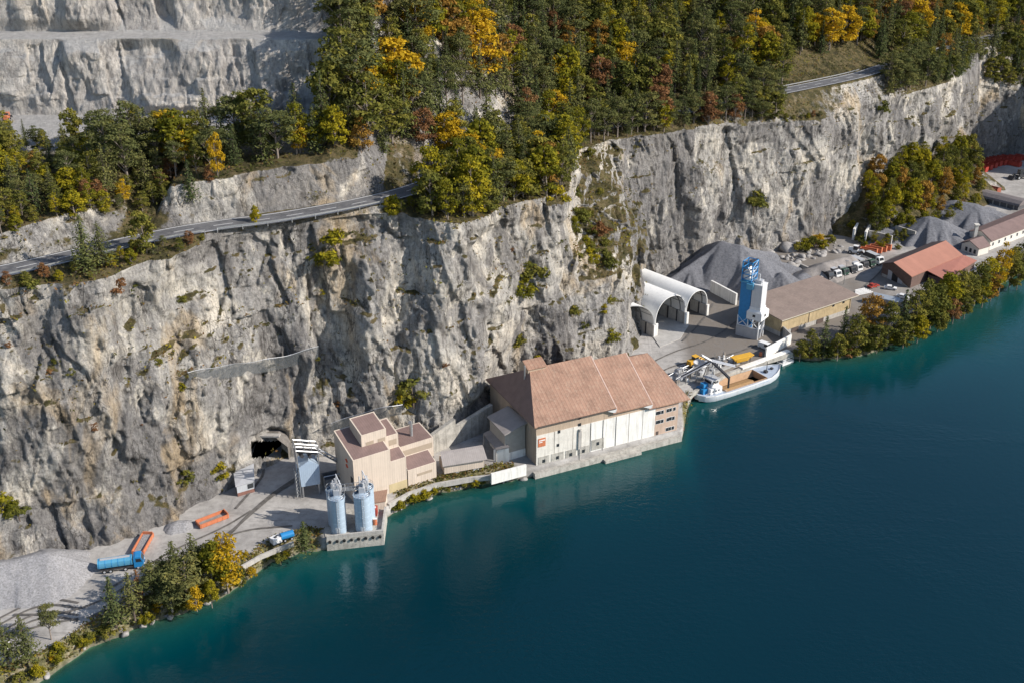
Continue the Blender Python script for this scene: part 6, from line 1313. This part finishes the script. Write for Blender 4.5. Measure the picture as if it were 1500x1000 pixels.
# -- shore trees at the far yard: base pixel, top row
far = [("spruce3", 1205, 520, 462, "dark broad conifer first in the shore row beside the warehouse"), ("olive1", 1186, 522, 480, "dark olive tree at the start of the shore row by the quay"), ("spruce1", 1232, 512, 447, "dark conifer standing tallest before the warehouse wall"), ("olive0", 1252, 515, 460, "dark green tree in the shore row below the warehouse end"),
    ("orange1", 1273, 500, 427, "orange-yellow tree with pale stem in the shore row beside the covered boat"), ("olive2", 1262, 508, 470, "low dark tree under the orange-yellow shore tree"), ("olive1", 1298, 503, 440, "dark green tree hiding the stern of the covered boat"), ("spruce3", 1318, 494, 424, "dark conifer before the salmon-roofed hall's open gate"),
    ("olive0", 1336, 490, 425, "rounded dark tree below the corner of the salmon roof"), ("olive1", 1352, 482, 408, "large round green tree before the salmon-roofed hall"), ("olive2", 1366, 476, 416, "dark round tree below the lower rust-red roof"), ("ygreen2", 1384, 462, 402, "bright yellow-green tree in the shore row under the rust-red roof"),
    ("olive1", 1400, 456, 394, "dense olive tree between the yellow-green tree and the white house"), ("olive0", 1414, 452, 398, "dull green tree in the shore row near the small white house"), ("olive0", 1428, 442, 384, "dark tree below the small white house"), ("ygreen0", 1444, 434, 376, "yellowish tree beside the tall golden column tree"),
    ("gold1", 1462, 424, 353, "tall narrow golden tree before the long white house"), ("olive1", 1478, 416, 360, "green tree beyond the tall golden column tree"), ("olive0", 1493, 406, 352, "green tree cut by the picture edge above the lake"), ("olive2", 1322, 505, 468, "low scrubby green tree at the waterline below the covered boat"),
    ("rust2", 1394, 470, 438, "low brown scrubby tree at the waterline below the bright yellow-green tree"), ("ygreen2", 1345, 498, 462, "low yellowish tree at the waterline below the rounded dark tree"), ("olive2", 1226, 522, 488, "low dark shrub tree at the waterline below the warehouse"), ("olive2", 1283, 512, 474, "low dark tree at the waterline beside the orange-yellow tree"),
    ("ygreen2", 1437, 446, 412, "low yellowish scrub tree at the waterline below the yellowish tree"), ("orange2", 1452, 437, 400, "low orange tree at the foot of the tall golden column tree"), ("olive2", 1172, 524, 497, "small dark tree where the quay ends"), ("olive2", 1375, 482, 450, "low dark tree at the waterline below the dark round tree"),
    ("olive2", 1488, 420, 388, "low dark tree at the waterline by the picture edge"), ("olive2", 1412, 462, 432, "low dark tree at the waterline below the dull green tree")]
for key, px, pb, pt_, lb in far:
    b = P(px, pb, 1.5); plant(key, (b[0], b[1], 1.0), height_from(b, pt_) * 1.03, lb, wide={"g": .75}.get(key[0] if key == "gold1" else "", 1.1))
for k in range(84):
    px = rng.uniform(1165, 1500); py = np.interp(px, [1165, 1260, 1320, 1400, 1450, 1500], [524, 518, 498, 453, 425, 394]) - rng.uniform(-1, 5)
    b = P(px, py, .6); kd = rng.choice(["olive", "rust", "ygreen", "olive"], p=[.45, .1, .2, .25]); plant("bush%s%d" % (kd, k % 2), (b[0], b[1], .3), rng.uniform(2.0, 4.2), {"olive": "olive", "rust": "rusty", "ygreen": "yellow-green"}[kd] + " bush at the waterline of the far yard", "bush", "bushes along the far waterline")
# -- scree slope and autumn wood at the foot of the far cliff
ta, tb = P(1268, 322, 3), P(1392, 276, 3)
ta, tb = np.array((ta[0], float(yz(BASE, ta[0])[0]) + 3, 23.0)), np.array((tb[0] - 2, float(yz(BASE, tb[0])[0]) + 2, 22.0))
scr = heap("scree_slope", None, [(ta, tb)], ta[0] - 30, tb[0] + 26, min(ta[1], tb[1]) - 40, max(ta[1], tb[1]) + 6, ROCK, .8, .9, seed=41, cat=None); scr['kind'] = 'structure'
def scree_z(x, y):
    d_ = (tb - ta)[:2]; t = np.clip(((x - ta[0]) * d_[0] + (y - ta[1]) * d_[1]) / (d_ @ d_), 0, 1); c_ = ta + t * (tb - ta); return max(3.0, c_[2] - .82 * math.hypot(x - c_[0], y - c_[1]))
lab = {"ygreen": "yellow-green", "olive": "olive green", "orange": "orange", "rust": "rust brown", "gold": "golden"}
cnt = []
for k in range(400):
    if len(cnt) >= 78: break
    px, py = rng.uniform(1252, 1402), 0; x = ta[0] + (tb[0] - ta[0] + 16) * rng.random() - 6; yb_ = float(yz(BASE, x)[0]); y = yb_ - rng.uniform(0, 33)
    if any((x - a) ** 2 + (y - b) ** 2 < 13 for a, b in cnt): continue
    cnt.append((x, y)); kd = rng.choice(["ygreen", "olive", "orange", "rust"], p=[.45, .40, .10, .05])
    plant("%s%d" % (kd, k % 3), (x, y, scree_z(x, y) - .3), rng.uniform(8, 14.5) * (1 if yb_ - y < 22 else .6), lab[kd] + " tree in the autumn wood climbing the foot of the far cliff", "tree", "autumn wood at the far cliff foot")
for k, (px, py, kd) in enumerate(((1168, 368, "olive"), (1178, 366, "ygreen"), (1190, 363, "olive"), (1198, 360, "gold"), (1206, 364, "ygreen"), (1214, 358, "olive"), (1410, 258, "olive"), (1418, 250, "olive"), (1404, 244, "rust"), (1425, 244, "olive"), (1398, 262, "ygreen"))):
    b = P(px, py, 3.2); plant("bush%s%d" % (kd, k % 2), b, rng.uniform(3, 5), ("bush " + ["between rubble and the white bay wall", "at the foot of the shaded far cliff"][k > 5]) + " with %s leaves" % lab[kd], "bush", "bushes at the cliff foot")

for k in range(46):
    x = ta[0] + (tb[0] - ta[0] + 26) * rng.random() - 12; y = float(yz(BASE, x)[0]) - rng.uniform(4, 36); kd = rng.choice(["olive", "ygreen", "rust"], p=[.5, .35, .15])
    plant("bush%s%d" % (kd, k % 2), (x, y, scree_z(x, y) - .2), rng.uniform(1.8, 4), lab[kd] + " bush under the autumn wood at the far cliff foot", "bush", "bushes under the autumn wood")
# -- wood on the slope, row below the quarry, strip between road and cliff edge: spaced at random
def label_wood(items):                            # items: (key, kind word, pt, h, zone)
    by = {}
    for it in items: by.setdefault((it[1], it[4]), []).append(it)
    for (kw, zone), L in by.items():
        L.sort(key=lambda i: proj(i[2])[0]); n = len(L); ords = ["first", "second", "third", "fourth", "fifth", "sixth", "seventh", "eighth", "ninth", "tenth"]
        tall = max(range(n), key=lambda i: L[i][3]); low = min(range(n), key=lambda i: L[i][3])
        for i, (key, _, pt, h, z) in enumerate(L):
            if n == 1: lb = "only %s %s" % (kw, z)
            elif n <= 10: lb = "%s %s from the quarry, %s" % (ords[i], kw, z)
            elif i == tall: lb = "tallest %s %s" % (kw, z)
            elif i == 0: lb = "%s nearest the quarry side %s" % (kw, z)
            elif i == n - 1: lb = "%s farthest from the quarry side %s" % (kw, z)
            else: lb = "%s %s" % (kw, z)
            plant(key, pt, h, lb, "bush" if key.startswith("bush") else "tree", "%s %s" % (kw, z), wide=rng.uniform(.95, 1.35))
words_ = {"spruce": "dark green spruce", "pinec": "olive green conifer", "pine": "round-crowned pine", "gold": "golden broadleaf", "ygreen": "yellow-green broadleaf", "orange": "orange broadleaf", "rust": "rusty brown broadleaf", "olive": "olive broadleaf"}
def pick(w):
    ks = list(w); p_ = np.array([w[k] for k in ks], float); return str(rng.choice(ks, p=p_ / p_.sum()))
GRID = {}; Y1K = np.asarray(LN[5][0])
def scatter(n, xr, yfun, zone, w, dmin, hr, maxn, keep=lambda px, py, x, y: True, sink=.3):
    out = []
    for _ in range(n):
        if len(out) >= maxn: break
        x = rng.uniform(*xr); lo, hi = yfun(x)
        if hi <= lo: continue
        y = rng.uniform(lo, hi)
        if on_road(x, y): continue
        c = (int(x // 8), int(y // 8)); near_ = [q for i in (-1, 0, 1) for j in (-1, 0, 1) for q in GRID.get((c[0] + i, c[1] + j), ())]
        if any((x - a) ** 2 + (y - b) ** 2 < dmin * dmin for a, b in near_): continue
        z = ground_z(x, y); px, py = proj((x, y, z))
        if px < -25 or px > 1525 or py < -22 or not keep(px, py, x, y): continue
        k = pick(w); var = {"spruce": 4, "bush": 2}.get(k, 3); key = "%s%d" % (k, rng.integers(var)); h = rng.uniform(*hr) * (.95 if k in ("gold", "ygreen", "orange", "rust", "olive") else 1)
        GRID.setdefault(c, []).append((x, y)); zn = zone(x, y) if callable(zone) else zone; out.append((key, words_[k], np.array((x, y, z - sink)), h, zn))
    return out
fy1 = lambda x: float(np.interp(x, xs, Y1K)); fyt = lambda x: float(np.interp(x, xs, yt)); fro = lambda x: float(np.interp(x, xs, yro))
zone_u = lambda x, y: "in the wood beside the upper quarry" if x < -12 else "in the wood above the middle road" if x < 75 else "in the wood above the sunlit road" if x < 175 else "in the wood above the far shaded cliff"
OUTCROP = lambda px, py, x, y: not (655 < px < 765 and 150 < py < 208)
items = []
items += scatter(6000, (-49, 75), lambda x: (fy1(x) + (-5 if x > -20 else 3), fy1(x) + 78), zone_u, {"spruce": 6.5, "pinec": 5.5, "pine": 4.4, "gold": 1.1, "ygreen": 2.3, "orange": 1.0, "rust": .5, "olive": 4.2}, 4.1, (11, 21), 430, OUTCROP)
items += scatter(6000, (75, 310), lambda x: (fy1(x) - 5, fy1(x) + 100), zone_u, {"spruce": 4.4, "pinec": 3.8, "pine": 2.6, "gold": 1.5, "ygreen": 3.8, "orange": 1.7, "rust": .7, "olive": 5.0}, 4.9, (11, 21), 430, lambda px, py, x, y: not (1150 < px < 1285 and y < fy1(x) + 9))
label_wood(items)
ROWZ = lambda x, y: "in the row below the quarry floor"
items = scatter(900, (-140, -100), lambda x: (fy1(x) + 6, 280), ROWZ, {"spruce": 3, "pinec": 5, "pine": 5, "ygreen": 3.0, "orange": .5, "olive": 2.6}, 4.0, (7, 11.5), 40)
items += scatter(3000, (-100, -46), lambda x: (fy1(x) + 6, 280), lambda x, y: "in the row below the quarry floor", {"spruce": 4, "pinec": 5, "pine": 5, "gold": 1.0, "ygreen": 3.0, "orange": .5, "olive": 1.6}, 3.8, (9, 17), 70)
items += scatter(2500, (-140, -84), lambda x: (fy1(x) - 1, fy1(x) + 14), lambda x, y: "on the scrubby bank above the near road", {"ygreen": 3, "olive": 3, "rust": 1, "gold": .8, "pine": 1.5}, 2.9, (4.0, 8), 44)
label_wood(items)
items = scatter(3000, (-26, 24), lambda x: (fyt(x) + .5, fro(x) - 2), "on the headland between cliff edge and road", {"ygreen": 4, "gold": .7, "olive": 3, "pine": 3, "pinec": 3, "orange": .4}, 3.3, (9, 17), 80, lambda px, py, x, y: px > 628)
items += scatter(3000, (22, 175), lambda x: (fyt(x) + .8, fro(x) - 1.0), "along the cliff edge above the vaulted halls", {"pine": 5, "pinec": 2.5, "olive": 2.2, "ygreen": .8, "rust": .4, "orange": .3}, 2.9, (9, 16), 190, lambda px, py, x, y: not 1140 < px < 1300)
items += scatter(900, (60, 118), lambda x: (fyt(x) + .3, fro(x) - 9), "along the cliff edge below the sunlit road", {"pine": 3, "olive": 3, "rust": 1, "ygreen": 1}, 2.6, (2.2, 4.0), 40, lambda px, py, x, y: 1150 < px < 1290)
items += scatter(1500, (-140, -26), lambda x: (fyt(x) + .6, fro(x) - 1.5), "on the ledge between cliff edge and near road", {"olive": 3, "ygreen": 2, "rust": 1, "pine": .8}, 3.4, (2.0, 4.5), 40)
items += scatter(1500, (175, 320), lambda x: (fyt(x) + .5, fy1(x)), "along the rim of the far shaded cliff", {"spruce": 3, "olive": 3, "pinec": 3, "orange": .8}, 3.6, (11, 18), 110)
label_wood(items)
# -- trees one can pick out along the road and on the cliff
for key, px, pb, pt_, lb, wd_ in (("spruce0", 128, 395, 312, "big dark conifer leaning over the near cliff road", 1.75), ("pinec0", 152, 392, 320, "second big conifer beside the one leaning over the near cliff road", 1.4), ("olive2", 212, 372, 306, "round green tree at the cliff road before the rock bank", 1.0), ("ygreen2", 376, 336, 300, "thin yellow-green tree at the road edge under the rock bank", .7),
        ("ygreen2", 577, 336, 286, "yellow-green tree at the cliff edge where the road bends into the wood", 1.0), ("ygreen1", 690, 330, 226, "largest yellow-green tree on the headland beside the road", 1.1), ("ygreen0", 655, 322, 258, "yellow-green tree at the road's bend into the wood", 1.05), ("gold0", 320, 262, 188, "golden birch-like tree below the quarry floor", .6), ("gold0", 440, 226, 172, "bright golden-yellow tree at the corner of the quarry floor", .95),
        ("ygreen0", 462, 222, 160, "yellow-green tree beside the bright golden one at the quarry corner", 1.0), ("orange0", 530, 230, 168, "orange-gold tree where the quarry row meets the wood", 1.0), ("spruce3", 280, 292, 232, "dense black-green conifer above the rock bank", 1.3), ("rust0", 308, 272, 240, "rust brown small tree beside the dense black-green conifer", 1.0), ("rust2", 862, 158, 122, "reddish shrub tree in the clearing above the hidden road", 1.3)):
    b = spot(px, pb); plant(key, b - (0, 0, .3), height_from(b, pt_), lb, wide=wd_)
# -- shrubs on the cliff face
ledge = [("bushygreen0", 490, 368, 7.5, "large bush hanging on the cliff face just below the road"), ("busholive1", 478, 382, 5.0, "lower half of the hanging growth below the road"), ("busholive0", 772, 405, 7.5, "big dark bush in the cleft of the cliff above the hall"), ("bushygreen1", 766, 425, 5.0, "smaller bush under the big one in the cleft above the hall"), ("busholive1", 608, 572, 6.5, "round olive bush on the ledge above the conveyor"), ("bushygreen0", 590, 586, 4.0, "low yellowish bush on the ledge beside the round olive bush"),
    ("busholive0", 1104, 297, 7.0, "dark bush clinging to the far cliff above the gravel heap"), ("bushygreen1", 5, 742, 4.5, "yellow-green bush at the cliff foot by the picture edge"), ("busholive0", 24, 748, 3.5, "green bush beside the yellow one at the cliff foot by the edge"), ("busholive1", 848, 320, 5.5, "dark bush on the headland's flank below the golden trees"), ("bushrust0", 880, 340, 4.5, "rusty scrub on the headland's flank above the vaulted halls"), ("bushygreen0", 815, 290, 5, "yellow-green bush at the headland's outer edge"),
    ("busholive0", 760, 500, 4.0, "olive bush on the rock above the hall's roof turret"), ("bushygreen1", 780, 520, 3.0, "small yellowish bush just above the hall's roof turret"), ("busholive1", 270, 700, 3.5, "green bush in the gully above the lower orange skip"), ("bushygreen0", 325, 690, 3.5, "yellow-green bush in the gully beside the hut"), ("busholive0", 45, 418, 3.5, "bright green bush on the cliff edge below the near road"), ("bushrust1", 170, 418, 3.5, "rusty scrub on the pale cliff edge below the big conifers"), ("busholive0", 1290, 160, 5, "green bush at the rim of the far cliff"), ("bushygreen1", 895, 492, 3.5, "yellowish bush at the rock's foot beside the slanted vault")]
for key, px, py, h, lb in ledge: b = cliff_hit(px, py); plant(key, b + (0, -.4, -h * .35), h, lb, "bush", wide=1.15)
for k in range(20):
    px, py = rng.uniform(838, 912), rng.uniform(225, 480)
    if px > 846 + (py - 225) * .27 + 26: continue
    b = cliff_hit(px, py); kd = rng.choice(["olive", "olive", "olive", "ygreen"])
    plant("bush%s%d" % (kd, k % 2), b + (0, -.3, -1.0), rng.uniform(2.0, 4.4), lab[kd] + " bush on the steep flank of the headland beside the vaulted halls", "bush", "bushes on the headland flank")
for k in range(44):
    px = rng.uniform(10, 830); py = rng.uniform(330, 640); b = cliff_hit(px, py)
    if b[2] < 8 or b[2] > 58: continue
    kd = rng.choice(["olive", "olive", "rust", "ygreen"]); plant("bush%s%d" % (kd, k % 2), b + (0, -.2, -.6), rng.uniform(.9, 2.2), "small %s bush clinging to the near cliff face" % lab[kd], "bush", "small bushes on the near cliff face")
# -- ground cover: low scrub and dry grass that nobody could count
def cover(name, pts, nrm, size, mat, tint):
    n = unit(nrm + .55 * rng.normal(size=pts.shape)); V, F = quads(pts, n, size, .7); o_ = mesh_np(name, V, F, mat, attrs={'tint': np.repeat(tint, 4)}); o_['kind'] = 'stuff'; return o_
L_SCRUB = leaf_mat("scrub_leaves", [(0.0, (.035, .040, .014)), (.3, (.075, .078, .022)), (.5, (.13, .11, .035)), (.65, (.17, .095, .04)), (.82, (.14, .14, .03)), (1, (.30, .24, .03))], .25, 0.0)
s = SEG[:, None]; Pq = VTX.reshape(-1, 3); dx_ = np.zeros_like(VTX); e_u = np.zeros_like(VTX); e_u[:, 1:-1] = VTX[:, 2:] - VTX[:, :-2]; e_v = np.zeros_like(VTX); e_v[1:-1] = VTX[2:] - VTX[:-2]
nm_ = np.cross(e_u, e_v); ar = np.linalg.norm(nm_, axis=2) / 4; nm_ /= (np.linalg.norm(nm_, axis=2)[:, :, None] + 1e-9)
lowf = (0.5 + 0.5 * fbm(Pq / 6.0, 3, 91)).reshape(nr, nx)
onr = (GY > yro[None] - 1.2) & (GY < yri[None] + 1.2)
wt = ar * (s > 1.0) * (s < 11.5) * (~onr) * (gravel < .3) * np.clip((nm_[:, :, 2] - .42) / .25, 0, 1) * np.clip((lowf - .30) * 4, .12, 1.6) * np.clip((340 - GX) / 30, 0, 1)
wt *= np.where(s < 6.5, 1.6, .5)
wt += ar * (s > .05) * (s <= 2.0) * np.clip((nm_[:, :, 2] - .60) / .15, 0, 1) * np.clip((lowf - .45) * 6, 0, 1.3)
wt = wt.ravel() / wt.sum(); idx = rng.choice(len(wt), 64000, p=wt); base_ = Pq[idx] + rng.normal(size=(len(idx), 3)) * np.array((.35, .5, .1)) + nm_.reshape(-1, 3)[idx] * rng.uniform(.0, .55, (len(idx), 1))
tn = np.clip(.5 + .75 * fbm(base_ / 5.0, 3, 95) + rng.normal(size=len(idx)) * .16, 0, 1)
cover("undergrowth", base_, np.tile((.1, -.25, 1.0), (len(idx), 1)), rng.uniform(.18, .5, len(idx)), L_SCRUB, tn)
mk = np.nonzero((bank.ravel() > .5) & (zz.ravel() > .5) & (pp[:, 0] < 262))[0]
idx = rng.choice(mk, 16000); base_ = np.stack([pp[idx, 0], pp[idx, 1], zz.ravel()[idx]], 1) + rng.normal(size=(len(idx), 3)) * np.array((.5, .5, .12)) + (0, 0, .2)
cover("bank_scrub", base_, np.tile((.1, -.4, 1.0), (len(idx), 1)), rng.uniform(.15, .42, len(idx)), L_SCRUB, np.clip(.55 + .6 * fbm(base_ / 3.0, 3, 97) + rng.normal(size=len(idx)) * .18, 0, 1))

# ------------------------------------------------------------------ thin blue air over the whole scene
hz, nth, bsh = new_mat("air"); nth.nodes.remove(bsh); pv = N(nth, "ShaderNodeVolumePrincipled"); pv.inputs['Color'].default_value = (.80, .88, 1.0, 1); pv.inputs['Density'].default_value = HAZE; pv.inputs['Anisotropy'].default_value = 0.2
nth.links.new(pv.outputs[0], nth.nodes["Material Output"].inputs['Volume'])
if HAZE > 0:
    lo = np.array([-900, -1000, -42.0]); hi = np.array([900, 1100, max(float(VTX[:, :, 2].max()) + 40, CAMH + 20)])
    ha = MB().box(lo[0], hi[0], lo[1], hi[1], lo[2], hi[2]).build("haze", hz); ha['kind'] = 'stuff'
